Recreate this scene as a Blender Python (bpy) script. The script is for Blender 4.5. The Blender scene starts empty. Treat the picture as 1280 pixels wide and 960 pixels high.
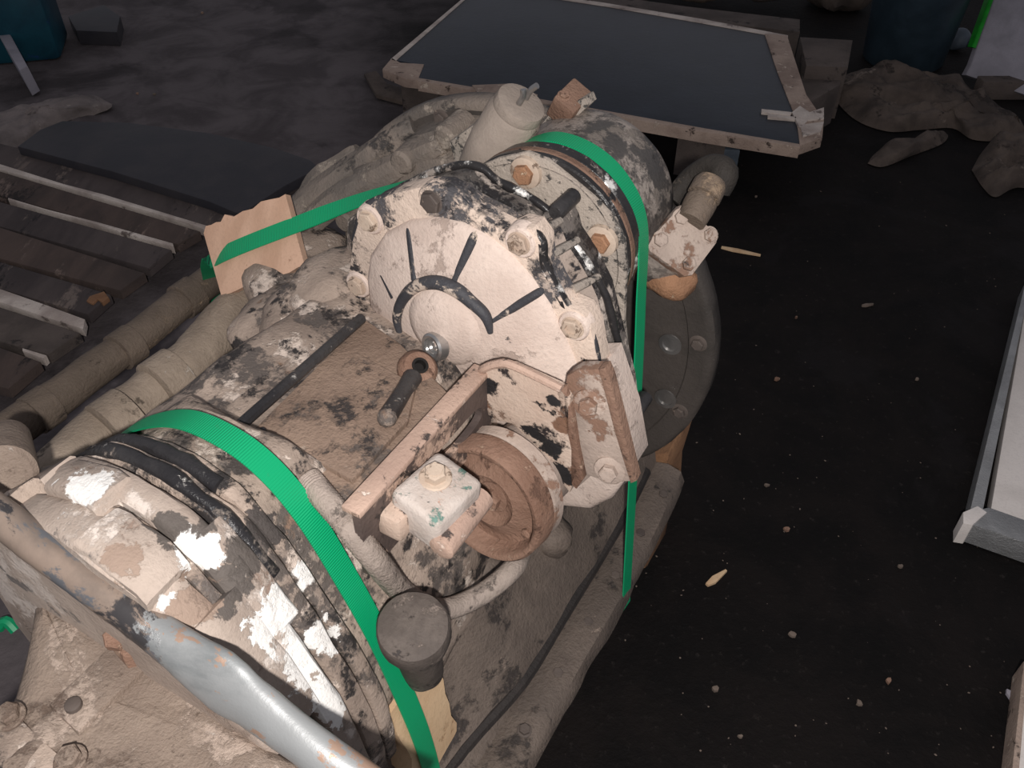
import bpy, bmesh, math, random
from mathutils import Vector, Matrix, noise
random.seed(7)
scene = bpy.context.scene
COL = scene.collection

# ------------------------------------------------------------------ camera, world, light
PITCH = math.radians(42); FPX = 1100.0; CAM = Vector((0, 0, 1.2))
RT = Vector((1, 0, 0)); UPV = Vector((0, math.sin(PITCH), math.cos(PITCH))); FW = Vector((0, math.cos(PITCH), -math.sin(PITCH)))
cd = bpy.data.cameras.new('camera'); cam = bpy.data.objects.new('camera', cd); COL.objects.link(cam)
cd.sensor_fit = 'HORIZONTAL'; cd.sensor_width = 36.0; cd.lens = 36.0 * FPX / 1280.0
cd.clip_start = 0.02; cd.clip_end = 60
cam.location = CAM; cam.rotation_euler = (math.pi / 2 - PITCH, 0, 0)
scene.camera = cam
world = bpy.data.worlds.new('world'); scene.world = world; world.use_nodes = True
bg = world.node_tree.nodes['Background']; bg.inputs[0].default_value = (0.90, 0.90, 1.0, 1); bg.inputs[1].default_value = 0.24
fl = bpy.data.lights.new('phone_flash', 'POINT'); fl.energy = 60; fl.color = (1.0, 0.955, 0.925); fl.shadow_soft_size = 0.012
flash = bpy.data.objects.new('phone_flash', fl); COL.objects.link(flash)
flash.location = CAM - FW * 0.17 + RT * 0.014 - UPV * 0.036
scene.view_settings.view_transform = 'Standard'; scene.view_settings.look = 'None'
scene.view_settings.exposure = 0.0; scene.view_settings.gamma = 1.0; scene.view_settings.use_curve_mapping = False

# ------------------------------------------------------------------ placing: pixel of the photo + a known plane -> point
AZ = math.radians(30); ORG = Vector((.033, 1.009, .498)); BASE = 0.15
U = Vector((math.sin(AZ), math.cos(AZ), 0)); V = Vector((math.cos(AZ), -math.sin(AZ), 0))
def ray(x, y): return FW + RT * ((x - 640) / FPX) - UPV * ((y - 480) / FPX)
def loc(p):                       # world -> gearbox local (v, u, height over its base)
    q = p - ORG
    return Vector((q.dot(V), q.dot(U), q.z + ORG.z - BASE))
def L(u, v, w): return Vector((v, u, w + ORG.z - BASE))
def pu(x, y, u):
    r = ray(x, y); t = (u - (CAM - ORG).dot(U)) / r.dot(U); return loc(CAM + r * t)
def pv(x, y, v):
    r = ray(x, y); t = (v - (CAM - ORG).dot(V)) / r.dot(V); return loc(CAM + r * t)
def pw(x, y, w):
    r = ray(x, y); t = (w + ORG.z - CAM.z) / r.z; return loc(CAM + r * t)
def pz(x, y, z):
    r = ray(x, y); t = (z - CAM.z) / r.z; return CAM + r * t

# ------------------------------------------------------------------ materials
def srgb(c):
    return tuple(((x / 255) / 12.92 if x / 255 <= 0.04045 else ((x / 255 + 0.055) / 1.055) ** 2.4) for x in c) + (1,)
class NT:
    def __init__(s, name):
        s.m = bpy.data.materials.new(name); s.m.use_nodes = True; s.t = s.m.node_tree; s.n = s.t.nodes
        s.b = s.n['Principled BSDF']; s.tc = s.n.new('ShaderNodeTexCoord')
    def link(s, a, b): s.t.links.new(a, b)
    def noise(s, scale, detail=5, rough=.6, off=(0, 0, 0), dist=0.0, stretch=(1, 1, 1)):
        mp = s.n.new('ShaderNodeMapping'); mp.inputs['Location'].default_value = off; mp.inputs['Scale'].default_value = stretch
        s.link(s.tc.outputs['Object'], mp.inputs['Vector'])
        n = s.n.new('ShaderNodeTexNoise'); n.inputs['Scale'].default_value = scale; n.inputs['Detail'].default_value = detail
        n.inputs['Roughness'].default_value = rough; n.inputs['Distortion'].default_value = dist
        s.link(mp.outputs[0], n.inputs['Vector']); return n.outputs['Fac']
    def step(s, fac, a, b):
        r = s.n.new('ShaderNodeMapRange'); r.inputs['From Min'].default_value = a; r.inputs['From Max'].default_value = b
        r.interpolation_type = 'SMOOTHSTEP'; s.link(fac, r.inputs['Value']); return r.outputs[0]
    def math(s, op, a, b):
        m = s.n.new('ShaderNodeMath'); m.operation = op
        for i, x in enumerate((a, b)):
            if isinstance(x, (int, float)): m.inputs[i].default_value = x
            else: s.link(x, m.inputs[i])
        return m.outputs[0]
    def mix(s, fac, a, b):
        m = s.n.new('ShaderNodeMix'); m.data_type = 'RGBA'
        if isinstance(fac, float): m.inputs[0].default_value = fac
        else: s.link(fac, m.inputs[0])
        for i, x in ((6, a), (7, b)):
            if isinstance(x, tuple): m.inputs[i].default_value = x
            else: s.link(x, m.inputs[i])
        return m.outputs[2]
    def bump(s, fac, strength, dist):
        b = s.n.new('ShaderNodeBump'); b.inputs['Strength'].default_value = strength; b.inputs['Distance'].default_value = dist
        s.link(fac, b.inputs['Height']); s.link(b.outputs[0], s.b.inputs['Normal'])

def worn(name, base, var, patches=(), rough=.75, metal=0.0, bump=.004, grain=240, scale=9, seed=0, stretch=(1, 1, 1), spots=()):
    """dusty / painted / rusty casting. patches: (colour, noise scale, threshold, rough, metal)"""
    k = NT(name); o = (seed * 1.7, seed * 2.3, seed * .9)
    big = k.noise(scale, 6, .62, o, .4, stretch)
    col = k.mix(k.step(big, .35, .68), srgb(base), srgb(var))
    fine = k.noise(grain, 3, .7, o)
    dark = tuple(x * .72 for x in srgb(base)[:3]) + (1,)
    col = k.mix(k.math('MULTIPLY', k.step(fine, .48, .72), .45), col, dark)
    rg = None; mt = None; hsum = fine
    for i, (c, sc, th, pr, pm) in enumerate(patches):
        o2 = (seed * 3.1 + i * 5.7 + 2, seed * 1.3 - i * 2.9, i * 4.1 + seed)
        f = k.step(k.noise(sc, 11, .70, o2, .15, stretch), th - .012, th + .05)
        f = k.math('MULTIPLY', f, k.math('ADD', .42, k.step(k.noise(grain * .3, 5, .75, o2), .40, .56)) )
        f = k.math('MINIMUM', f, 1.0)
        col = k.mix(f, col, srgb(c))
        if rg is None: rg = rough; mt = metal
        def lerp(a, b):
            x = k.n.new('ShaderNodeMix'); x.data_type = 'FLOAT'; k.link(f, x.inputs[0])
            if isinstance(a, float): x.inputs[2].default_value = a
            else: k.link(a, x.inputs[2])
            x.inputs[3].default_value = b; return x.outputs[0]
        rg = lerp(rg, pr); mt = lerp(mt, pm)
        hsum = k.math('SUBTRACT', hsum, k.math('MULTIPLY', f, .7))
    for (c, p, r) in spots:      # scraped or stained places with a ragged outline
        vd = k.n.new('ShaderNodeVectorMath'); vd.operation = 'DISTANCE'; k.link(k.tc.outputs['Object'], vd.inputs[0]); vd.inputs[1].default_value = p
        e = k.math('ADD', vd.outputs['Value'], k.math('MULTIPLY', k.math('SUBTRACT', k.noise(38, 9, .66, (p[0] * 50, 0, 0), .3), .5), r * 4.2))
        e = k.step(e, r + .0015, r - .0015); col = k.mix(e, col, srgb(c))
        hsum = k.math('SUBTRACT', hsum, k.math('MULTIPLY', e, .5))
    k.link(col, k.b.inputs['Base Color'])
    if rg is None or isinstance(rg, float): k.b.inputs['Roughness'].default_value = rough; k.b.inputs['Metallic'].default_value = metal
    else: k.link(rg, k.b.inputs['Roughness']); k.link(mt, k.b.inputs['Metallic'])
    k.b.inputs['Specular IOR Level'].default_value = .35
    if bump: k.bump(k.math('ADD', hsum, k.math('MULTIPLY', k.noise(grain * .22, 5, .6, o), 1.2)), .55, bump)
    return k.m
def plain(name, base, rough=.6, metal=0.0, var=None, scale=20, bump=0.0):
    return worn(name, base, var or tuple(int(x * .8) for x in base), (), rough, metal, bump, 180, scale, len(name))

BLACK = (38, 36, 37); ALU = (226, 222, 216); RUST = (146, 88, 60); DUST = (196, 176, 160); GREY = (128, 118, 110); BROWN = (122, 92, 74)
M = {}
WH = (240, 237, 232); DK = (94, 87, 82)
M['case'] = worn('dusty case', (176, 158, 144), (136, 121, 110), [((96, 88, 83), 11, .50, .6, 0.), ((206, 190, 177), 18, .56, .8, 0.), ((54, 50, 49), 20, .555, .5, 0.), ((136, 112, 96), 11, .62, .8, 0.), (ALU, 12, .69, .4, .3)], seed=1, bump=.003, spots=[(WH, (.089, -.583, .415), .010), (WH, (.12, -.60, .36), .018), ((74, 68, 65), (.059, -.587, .463), .018), ((74, 68, 65), (.011, -.557, .487), .012)])
M['case_dark'] = worn('grimy lower case', (92, 82, 75), (112, 100, 91), [((60, 54, 51), 8, .56, .7, 0.), ((150, 134, 122), 12, .66, .8, 0.)], rough=.7, seed=2)
M['bell'] = worn('bell housing cast metal', (134, 122, 112), (104, 97, 91), [((66, 62, 60), 10, .54, .5, 0.), ((158, 146, 134), 16, .58, .7, 0.), (ALU, 16, .66, .35, .6)], seed=3)
M['flange'] = worn('dark flange face', (78, 72, 68), (62, 58, 55), [((150, 138, 125), 20, .68, .7, 0.)], rough=.42, seed=4, bump=.0015)
M['cover'] = worn('dusty cover', (212, 194, 182), (194, 175, 163), [((168, 150, 139), 16, .58, .8, 0.), ((92, 88, 88), 34, .67, .6, 0.)], seed=5, bump=.002)
M['cover_edge'] = worn('cover flange paint', (214, 194, 178), (190, 172, 158), [((84, 82, 84), 13, .53, .5, 0.), ((56, 54, 56), 21, .58, .45, 0.), (ALU, 30, .67, .3, .5)], seed=6, bump=.003)
M['black_paint'] = worn('chipped black paint', (40, 39, 41), (62, 60, 60), [((150, 138, 128), 16, .585, .7, 0.), (ALU, 22, .63, .25, .8)], rough=.32, seed=7, bump=.002)
M['plate_top'] = worn('brown grimy plate', (150, 128, 112), (128, 108, 94), [((96, 86, 80), 11, .54, .7, 0.), ((62, 56, 54), 17, .60, .6, 0.), ((178, 158, 142), 14, .60, .8, 0.)], seed=46)
M['skirt'] = worn('skirt mix', (178, 162, 150), (150, 136, 126), [((74, 70, 70), 14, .50, .5, 0.), ((42, 40, 42), 18, .55, .35, 0.), (ALU, 26, .66, .3, .6)], seed=47, bump=.003)
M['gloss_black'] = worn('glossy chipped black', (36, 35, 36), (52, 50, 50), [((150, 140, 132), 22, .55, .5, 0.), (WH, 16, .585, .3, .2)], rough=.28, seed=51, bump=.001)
M['dust_smooth'] = worn('smooth dust', (160, 147, 136), (138, 126, 116), [((112, 101, 92), 14, .60, .7, 0.), ((182, 168, 156), 18, .62, .8, 0.)], seed=52, bump=.0015)
M['groove_darkening'] = worn('dark groove strip', (50, 45, 43), (38, 35, 34), [((84, 76, 70), 20, .6, .7, 0.)], seed=53)
M['rear_flange'] = worn('rear flange worn paint', (112, 105, 100), (84, 79, 76), [((44, 42, 43), 14, .50, .35, 0.), ((176, 164, 154), 18, .57, .7, 0.), (WH, 24, .62, .3, .3)], rough=.45, seed=55, bump=.003)
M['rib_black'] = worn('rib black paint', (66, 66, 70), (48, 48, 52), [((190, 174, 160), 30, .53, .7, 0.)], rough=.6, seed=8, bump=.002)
M['speckled'] = worn('speckled casting', (172, 160, 148), (140, 132, 124), [((70, 68, 66), 60, .54, .6, 0.), (ALU, 22, .66, .3, .7)], seed=9)
M['drum'] = worn('worn black drum', (84, 80, 77), (62, 59, 58), [((164, 153, 144), 8, .475, .5, .15), ((126, 117, 109), 24, .55, .6, 0.), ((52, 50, 50), 15, .60, .4, 0.), (ALU, 34, .68, .3, .6), ((134, 108, 94), 20, .66, .8, 0.)], rough=.42, seed=10, bump=.002)
M['brown_band'] = worn('brown primer band', (136, 108, 92), (112, 86, 72), [(BLACK, 14, .58, .4, 0.), (ALU, 18, .66, .3, .6)], seed=11)
M['rust'] = worn('rust', (148, 118, 101), (114, 86, 71), [((178, 150, 130), 22, .56, .85, 0.), ((92, 68, 56), 30, .60, .8, 0.)], rough=.8, seed=12)
M['rust_bright'] = worn('orange rust', (160, 120, 92), (128, 94, 72), [((200, 176, 150), 60, .6, .85, 0.)], rough=.8, seed=13)
M['bolt_dusty'] = worn('dusty bolt', (196, 178, 160), (172, 152, 136), [((120, 102, 88), 60, .57, .7, 0.)], seed=14, bump=.001)
M['bolt_dark'] = worn('dark bolt', (96, 86, 80), (74, 66, 62), [((150, 132, 118), 50, .6, .7, 0.)], seed=15, bump=.001)
M['hole'] = plain('dark hollow', (28, 24, 22), .7)
M['steel'] = plain('bare steel', (190, 188, 186), .28, .85)
M['bracket'] = worn('bracket old paint', (202, 182, 166), (186, 163, 147), [((52, 46, 46), 15, .545, .5, 0.), (BROWN, 18, .61, .8, 0.), (BLACK, 46, .61, .5, 0.)], seed=16, bump=.002, spots=[(BLACK, pu(612, 482, -.335), .010), (BLACK, pu(668, 542, -.335), .014), (BLACK, pu(688, 560, -.335), .013), (BLACK, pu(704, 596, -.335), .012), (BLACK, pu(690, 500, -.335), .007), (BROWN, pu(706, 530, -.335), .010)])
M['bracket_edge'] = worn('bracket pink edge', (190, 162, 145), (164, 138, 124), [((72, 64, 61), 24, .57, .6, 0.), ((226, 208, 194), 40, .6, .7, 0.)], seed=17, bump=.002)
M['mount'] = worn('mount plate', (180, 163, 151), (152, 136, 126), [((132, 104, 88), 18, .54, .8, 0.), ((66, 60, 58), 26, .63, .6, 0.)], seed=18, bump=.002)
M['block_paint'] = worn('block paint', (204, 194, 186), (176, 162, 152), [((96, 128, 118), 24, .565, .6, 0.), ((196, 150, 126), 20, .60, .8, 0.), ((60, 66, 66), 34, .66, .6, 0.)], seed=19, bump=.002)
M['pipe_brown'] = worn('brown oily pipe', (116, 102, 90), (88, 77, 67), [((146, 126, 106), 12, .58, .8, 0.), ((56, 48, 42), 16, .62, .7, 0.)], seed=20, stretch=(1, .5, 1))
M['pipe_beige'] = worn('beige dusty pipe', (162, 146, 130), (130, 116, 102), [((206, 196, 184), 10, .66, .8, 0.), ((88, 78, 68), 12, .60, .7, 0.)], seed=21)
M['hose_shaded'] = worn('shade darkened hose', (62, 57, 52), (46, 42, 39), [((96, 87, 78), 18, .62, .8, 0.)], seed=48)  # base colour darkened to stand for the elbow being out of the light
M['arm'] = worn('arm dark paint', (96, 82, 76), (70, 60, 57), [((188, 160, 142), 14, .55, .7, 0.), ((44, 40, 40), 20, .58, .5, 0.)], seed=49, bump=.002)
M['conduit'] = worn('dusty conduit', (164, 150, 140), (138, 126, 117), [((98, 90, 84), 22, .6, .7, 0.)], seed=22)
M['tube'] = worn('chipped tube paint', (132, 116, 104), (104, 92, 84), [((92, 96, 102), 10, .50, .4, .1), ((54, 54, 58), 14, .60, .4, 0.), ((176, 150, 132), 20, .62, .7, 0.)], rough=.5, seed=23, stretch=(.55, 1, 1), bump=.003)
def tube_mat(v0):
    k = NT('flaking tube paint'); sep = k.n.new('ShaderNodeSeparateXYZ'); k.link(k.tc.outputs['Object'], sep.inputs[0])
    n1 = k.noise(16, 9, .68, (2, 5, 1), .3, (.6, 1, 1)); n2 = k.noise(9, 8, .65, (7, 1, 3), .3, (.5, 1, 1)); n3 = k.noise(220, 3, .7)
    paint = k.mix(k.step(n2, .40, .62), srgb((138, 122, 110)), srgb((108, 97, 89)))
    paint = k.mix(k.step(k.noise(20, 10, .7, (1, 9, 2), .3, (.6, 1, 1)), .49, .54), paint, srgb((92, 94, 98)))
    paint = k.mix(k.step(k.noise(24, 10, .7, (4, 2, 8), .3, (.6, 1, 1)), .54, .59), paint, srgb((56, 54, 55)))
    silver = k.mix(k.step(n2, .45, .6), srgb((150, 152, 152)), srgb((120, 124, 125)))
    silver = k.mix(k.step(k.noise(20, 8, .66, (3, 3, 6), .2, (.5, 1, 1)), .555, .575), silver, srgb((160, 134, 117)))
    f = k.step(k.math('ADD', sep.outputs[0], k.math('MULTIPLY', k.math('SUBTRACT', n1, .5), .16)), v0 - .003, v0 + .003)
    k.link(k.mix(f, paint, silver), k.b.inputs['Base Color']); k.link(k.math('MULTIPLY', f, .3), k.b.inputs['Metallic']); k.b.inputs['Roughness'].default_value = .42
    k.bump(k.math('SUBTRACT', k.math('MULTIPLY', n3, .3), f), .4, .002); return k.m
M['tube_silver'] = worn('silver tube paint', (158, 165, 169), (134, 142, 147), [((186, 160, 142), 13, .59, .8, 0.), ((206, 204, 200), 20, .60, .4, .1)], rough=.36, metal=.35, seed=24, bump=.001)
M['end_case'] = worn('dusty end casting', (146, 130, 117), (124, 109, 98), [((170, 153, 140), 12, .56, .8, 0.), ((112, 96, 85), 16, .58, .8, 0.), ((214, 204, 194), 24, .66, .6, 0.)], seed=25)
SPOTS = [(WH, (.047, -.647, .49), .017), (WH, (.101, -.629, .412), .024), (WH, (.121, -.627, .37), .027), (WH, (.142, -.626, .32), .024), (WH, (-.053, -.653, .519), .020), (WH, (.06, -.69, .48), .010), (DK, (.024, -.650, .502), .014), (DK, (.072, -.648, .461), .020), (DK, (.067, -.621, .473), .016), (DK, (.04, -.625, .495), .012), ((150, 130, 116), (.065, -.674, .47), .022), ((150, 130, 116), (.02, -.689, .51), .016)]
M['light_case'] = worn('bright scraped casting', (178, 163, 151), (152, 137, 126), [((206, 194, 184), 9, .56, .6, 0.), ((120, 114, 110), 13, .60, .5, 0.), ((150, 130, 117), 16, .60, .8, 0.)], seed=27, bump=.002, spots=SPOTS)
M['rubber'] = worn('dusty rubber', (80, 72, 67), (98, 89, 83), [((126, 114, 106), 26, .58, .8, 0.), ((56, 51, 49), 30, .56, .7, 0.)], seed=28, bump=.0015, scale=30)
M['card'] = worn('cardboard', (206, 170, 146), (190, 154, 130), [((164, 126, 102), 16, .66, .9, 0.)], rough=.9, seed=29, stretch=(3, 1, 1), bump=.001)
M['wood'] = worn('raw wood', (214, 184, 148), (198, 164, 128), [((160, 122, 88), 14, .62, .9, 0.)], rough=.85, seed=30, stretch=(4, 1, .7), bump=.001)
M['wood_dirty'] = worn('dirty plank', (82, 73, 71), (60, 53, 53), [((108, 96, 90), 9, .58, .9, 0.), ((34, 31, 32), 10, .6, .9, 0.)], rough=.9, seed=31, stretch=(1, .3, 1), bump=.002)
M['wood_dirty2'] = worn('dirty plank browner', (86, 72, 66), (62, 53, 50), [((116, 100, 92), 10, .58, .9, 0.), ((40, 35, 34), 12, .58, .9, 0.)], rough=.9, seed=54, stretch=(1, .3, 1), bump=.002)
M['wood_pale'] = worn('weathered pale wood', (206, 194, 184), (160, 146, 138), [((110, 98, 92), 12, .60, .9, 0.)], rough=.9, seed=32)
M['wood_old'] = worn('old grey wood', (92, 82, 77), (72, 64, 60), [((50, 44, 43), 12, .58, .9, 0.)], rough=.9, seed=33)
M['wood_beam'] = worn('pallet timber', (150, 112, 82), (120, 86, 62), [((192, 154, 118), 16, .64, .9, 0.), ((76, 56, 44), 12, .62, .9, 0.)], rough=.9, seed=34)
M['film'] = worn('phenolic film', (34, 40, 50), (27, 33, 42), [((84, 88, 96), 26, .70, .6, 0.)], rough=.38, seed=35, bump=.0008)
M['ply'] = worn('broken plywood', (172, 152, 138), (136, 117, 106), [((200, 182, 166), 30, .6, .9, 0.), ((70, 58, 52), 22, .6, .9, 0.)], rough=.95, seed=36)
M['mat'] = worn('black rubber sheet', (46, 45, 50), (56, 53, 56), [((82, 78, 78), 34, .72, .8, 0.)], rough=.55, seed=37, bump=.001)
M['bin'] = worn('dark bin plastic', (48, 62, 72), (36, 48, 56), [((60, 72, 82), 8, .62, .5, 0.)], rough=.4, seed=38, bump=.0005)
M['teal'] = worn('teal plastic', (20, 70, 84), (14, 50, 66), [((30, 60, 110), 12, .62, .5, 0.)], rough=.45, seed=39, bump=.0005)
M['cloth'] = worn('muddy cloth', (90, 79, 72), (62, 54, 50), [((124, 111, 102), 9, .62, .95, 0.), ((48, 41, 38), 8, .58, .95, 0.)], rough=.95, seed=40, bump=.003)
M['panel'] = worn('grey panel', (150, 146, 154), (130, 127, 134), [((98, 94, 98), 12, .68, .7, 0.)], rough=.6, seed=41, bump=.0008)
M['green_paint'] = plain('green paint', (30, 150, 40), .5)
M['white'] = worn('white sheet metal', (222, 214, 208), (206, 198, 192), [((120, 104, 94), 18, .71, .7, 0.)], rough=.55, seed=42, bump=.0006)
M['zinc'] = worn('zinc edging', (168, 168, 168), (140, 140, 140), [((100, 94, 90), 20, .66, .6, .3)], rough=.4, metal=.5, seed=43)
M['dirt'] = worn('sandy rubble', (128, 118, 115), (98, 90, 88), [((150, 140, 134), 24, .62, .95, 0.)], rough=.95, seed=44, bump=.004)
M['chip'] = plain('pale chip', (118, 104, 94), .85)
M['bluegrey'] = plain('blue grey scrap', (86, 96, 108), .6)

def floor_mat():
    k = NT('oily concrete'); n1 = k.noise(1.1, 6, .6, (3, 1, 0), .6); n2 = k.noise(6, 7, .65, (1, 8, 0), .5); n3 = k.noise(70, 4, .7)
    sep = k.n.new('ShaderNodeSeparateXYZ'); k.link(k.tc.outputs['Object'], sep.inputs[0])
    # oil soaked floor on the gearbox's right, dusty floor to the left and far back
    edge = k.math('ADD', k.math('MULTIPLY', sep.outputs[0], 1.0), k.math('MULTIPLY', k.math('SUBTRACT', n1, .5), 1.6))
    oil = k.step(edge, -.75, -.05)
    dusty = k.mix(k.step(n2, .36, .66), srgb((98, 91, 92)), srgb((74, 68, 69)))
    oily = k.mix(k.step(n2, .36, .66), srgb((23, 19, 18)), srgb((14, 12, 12)))
    c = k.mix(oil, dusty, oily)
    c = k.mix(k.math('MULTIPLY', k.step(n3, .58, .76), .22), c, srgb((84, 77, 74)))
    st = k.step(k.noise(2.3, 7, .6, (9, 4, 0), .5), .55, .62)
    c = k.mix(k.math('MULTIPLY', st, .45), c, srgb((30, 27, 28)))
    k.link(c, k.b.inputs['Base Color'])
    k.b.inputs['Roughness'].default_value = .78; k.b.inputs['Specular IOR Level'].default_value = .14
    k.bump(k.math('ADD', n3, n2), .5, .006); return k.m
M['floor'] = floor_mat()
def strap_mat():
    k = NT('green strap'); 
    w = k.n.new('ShaderNodeUVMap'); mp = k.n.new('ShaderNodeSeparateXYZ'); k.link(w.outputs[0], mp.inputs[0])
    s = k.math('SINE', k.math('MULTIPLY', mp.outputs[0], 2500.0), 0.0)
    dirt = k.step(k.noise(40, 5, .65), .60, .74)
    c = k.mix(k.math('MULTIPLY', dirt, .35), srgb((6, 158, 104)), srgb((60, 130, 96)))
    k.link(c, k.b.inputs['Base Color']); k.b.inputs['Roughness'].default_value = .42
    k.bump(s, .45, .0006); return k.m
M['strap'] = strap_mat()

# ------------------------------------------------------------------ mesh helpers
def done(name, bm, mat, parent=None, label=None, sharp=38, smooth=True, **props):
    bmesh.ops.recalc_face_normals(bm, faces=bm.faces)
    me = bpy.data.meshes.new(name)
    for f in bm.faces: f.smooth = smooth
    bm.to_mesh(me); bm.free()
    if smooth: me.set_sharp_from_angle(angle=math.radians(sharp))
    for m in (mat if isinstance(mat, (list, tuple)) else [mat]): me.materials.append(M[m])
    o = bpy.data.objects.new(name, me); COL.objects.link(o)
    if parent: o.parent = parent
    if label: o['label'] = label
    for a, b in props.items(): o[a] = b
    return o
def empty(name, at, label, cat, group=None, rz=0.0):
    e = bpy.data.objects.new(name, None); COL.objects.link(e); e.location = at; e.rotation_euler = (0, 0, rz)
    e.empty_display_size = .05; e['label'] = label; e['category'] = cat
    if group: e['group'] = group
    return e
def catmull(pts, n=6):
    pts = [Vector(p) for p in pts]; out = []
    for i in range(len(pts) - 1):
        a = pts[max(i - 1, 0)]; b = pts[i]; c = pts[i + 1]; d = pts[min(i + 2, len(pts) - 1)]
        for k in range(n):
            t = k / n
            out.append(.5 * ((2 * b) + (c - a) * t + (2 * a - 5 * b + 4 * c - d) * t * t + (3 * b - a - 3 * c + d) * t ** 3))
    out.append(pts[-1]); return out
def loft(bm, secs, caps=True, closed=True):
    rows = [[bm.verts.new(p) for p in s] for s in secs]; n = len(rows[0])
    for a, b in zip(rows, rows[1:]):
        for i in range(n if closed else n - 1):
            j = (i + 1) % n
            bm.faces.new((a[i], a[j], b[j], b[i]))
    if caps: bm.faces.new(rows[0]); bm.faces.new(list(reversed(rows[-1])))
    return rows
def frame(d):
    d = Vector(d).normalized(); a = Vector((0, 0, 1)) if abs(d.z) < .9 else Vector((0, 1, 0))
    x = a.cross(d).normalized(); return x, d.cross(x), d
def lathe(bm, p, d, prof, seg=40, caps=True, rot=0.0):
    x, y, z = frame(d); p = Vector(p)
    secs = [[p + z * t + (x * math.cos(rot + 2 * math.pi * i / seg) + y * math.sin(rot + 2 * math.pi * i / seg)) * max(r, 1e-5) for i in range(seg)] for t, r in prof]
    loft(bm, secs, caps)
def sweep(bm, pts, rad, seg=16, n=6, caps=True, flat=None):
    if n > 1:
        P = catmull(pts, n)
        if isinstance(rad, (list, tuple)):
            R = [x.x for x in catmull([Vector((r, 0, 0)) for r in rad], n)]
        else: R = [rad] * len(P)
    else: P = [Vector(p) for p in pts]; R = list(rad) if isinstance(rad, (list, tuple)) else [rad] * len(P)
    x = None; secs = []
    for i, p in enumerate(P):
        d = (P[min(i + 1, len(P) - 1)] - P[max(i - 1, 0)]).normalized()
        if x is None: x = frame(d)[0]
        x = (x - d * x.dot(d)).normalized(); y = d.cross(x)
        secs.append([p + (x * math.cos(2 * math.pi * k / seg) + y * math.sin(2 * math.pi * k / seg)) * R[i] for k in range(seg)])
    loft(bm, secs, caps)
def prism(bm, pts, off, bev=0.0, segs=2):
    off = Vector(off); a = [bm.verts.new(p) for p in pts]; b = [bm.verts.new(Vector(p) + off) for p in pts]; n = len(a)
    fa = bm.faces.new(a); bm.faces.new(list(reversed(b)))
    for i in range(n): bm.faces.new((a[i], b[i], b[(i + 1) % n], a[(i + 1) % n]))
    bm.normal_update()
    if bev:
        bmesh.ops.bevel(bm, geom=list(fa.edges), offset=bev, segments=segs, affect='EDGES', profile=.6, clamp_overlap=True)
def box(bm, c, sx, sy, sz, bev=0.0, rot=None):
    r = bmesh.ops.create_cube(bm, size=1.0); vs = r['verts']
    bmesh.ops.scale(bm, verts=vs, vec=(sx, sy, sz))
    if bev:
        es = list({e for v in vs for e in v.link_edges})
        rr = bmesh.ops.bevel(bm, geom=es, offset=bev, segments=2, affect='EDGES', profile=.5)
        vs = list({v for v in vs if v.is_valid} | set(rr['verts']))
    if rot is not None: bmesh.ops.rotate(bm, verts=vs, cent=(0, 0, 0), matrix=rot)
    bmesh.ops.translate(bm, verts=vs, vec=c)
def lump(bm, amp, sc, seed=0, cuts=0):
    if cuts: bmesh.ops.subdivide_edges(bm, edges=bm.edges[:], cuts=cuts, use_grid_fill=True)
    bm.normal_update()
    mv = [(v, v.normal.copy() * (amp * noise.fractal(v.co * sc + Vector((seed, seed * 2, 0)), 1.0, 2.0, 3))) for v in bm.verts]
    for v, d in mv: v.co += d
B_ = bmesh.new
def bolt(parent, p, d, r, h, mat='bolt_dusty', washer=1.5, name='bolt', label=None, hollow=False):
    bm = B_(); d = Vector(d).normalized(); p = Vector(p)
    if washer: lathe(bm, p - d * .001, d, [(0, r * washer), (h * .22, r * washer), (h * .3, r * washer * .9)], 18)
    rot = random.random()
    lathe(bm, p, d, [(0, r), (h * .85, r), (h, r * .86)] + ([(h, r * .6), (h * .5, r * .55)] if hollow else []), 6, rot=rot)
    if not hollow: lathe(bm, p + d * h, d, [(-.0005, r * .7), (h * .06, r * .66)], 12)
    return done(name, bm, mat, parent, label, sharp=30)
NU = Vector((0, -1, 0)); UPZ = Vector((0, 0, 1)); VX = Vector((1, 0, 0))

# ------------------------------------------------------------------ floor
bm = B_()
xs = [-5 + i * .25 for i in range(41)]; ys = [-2 + i * .25 for i in range(41)]
g = [[bm.verts.new((x, y, 0)) for x in xs] for y in ys]
for j in range(40):
    for i in range(40): bm.faces.new((g[j][i], g[j][i + 1], g[j + 1][i + 1], g[j + 1][i]))
done('floor', bm, 'floor', kind='structure', label='oil-stained dark concrete workshop floor')

# ------------------------------------------------------------------ gearbox
GB = empty('gearbox', (ORG.x, ORG.y, BASE), 'large worn truck gearbox with beige round cover and rusty pulley, strapped down', 'gearbox', rz=-AZ)
YU = Vector((0, 1, 0)); AV, AW = -.036, -.067         # main axis

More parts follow.
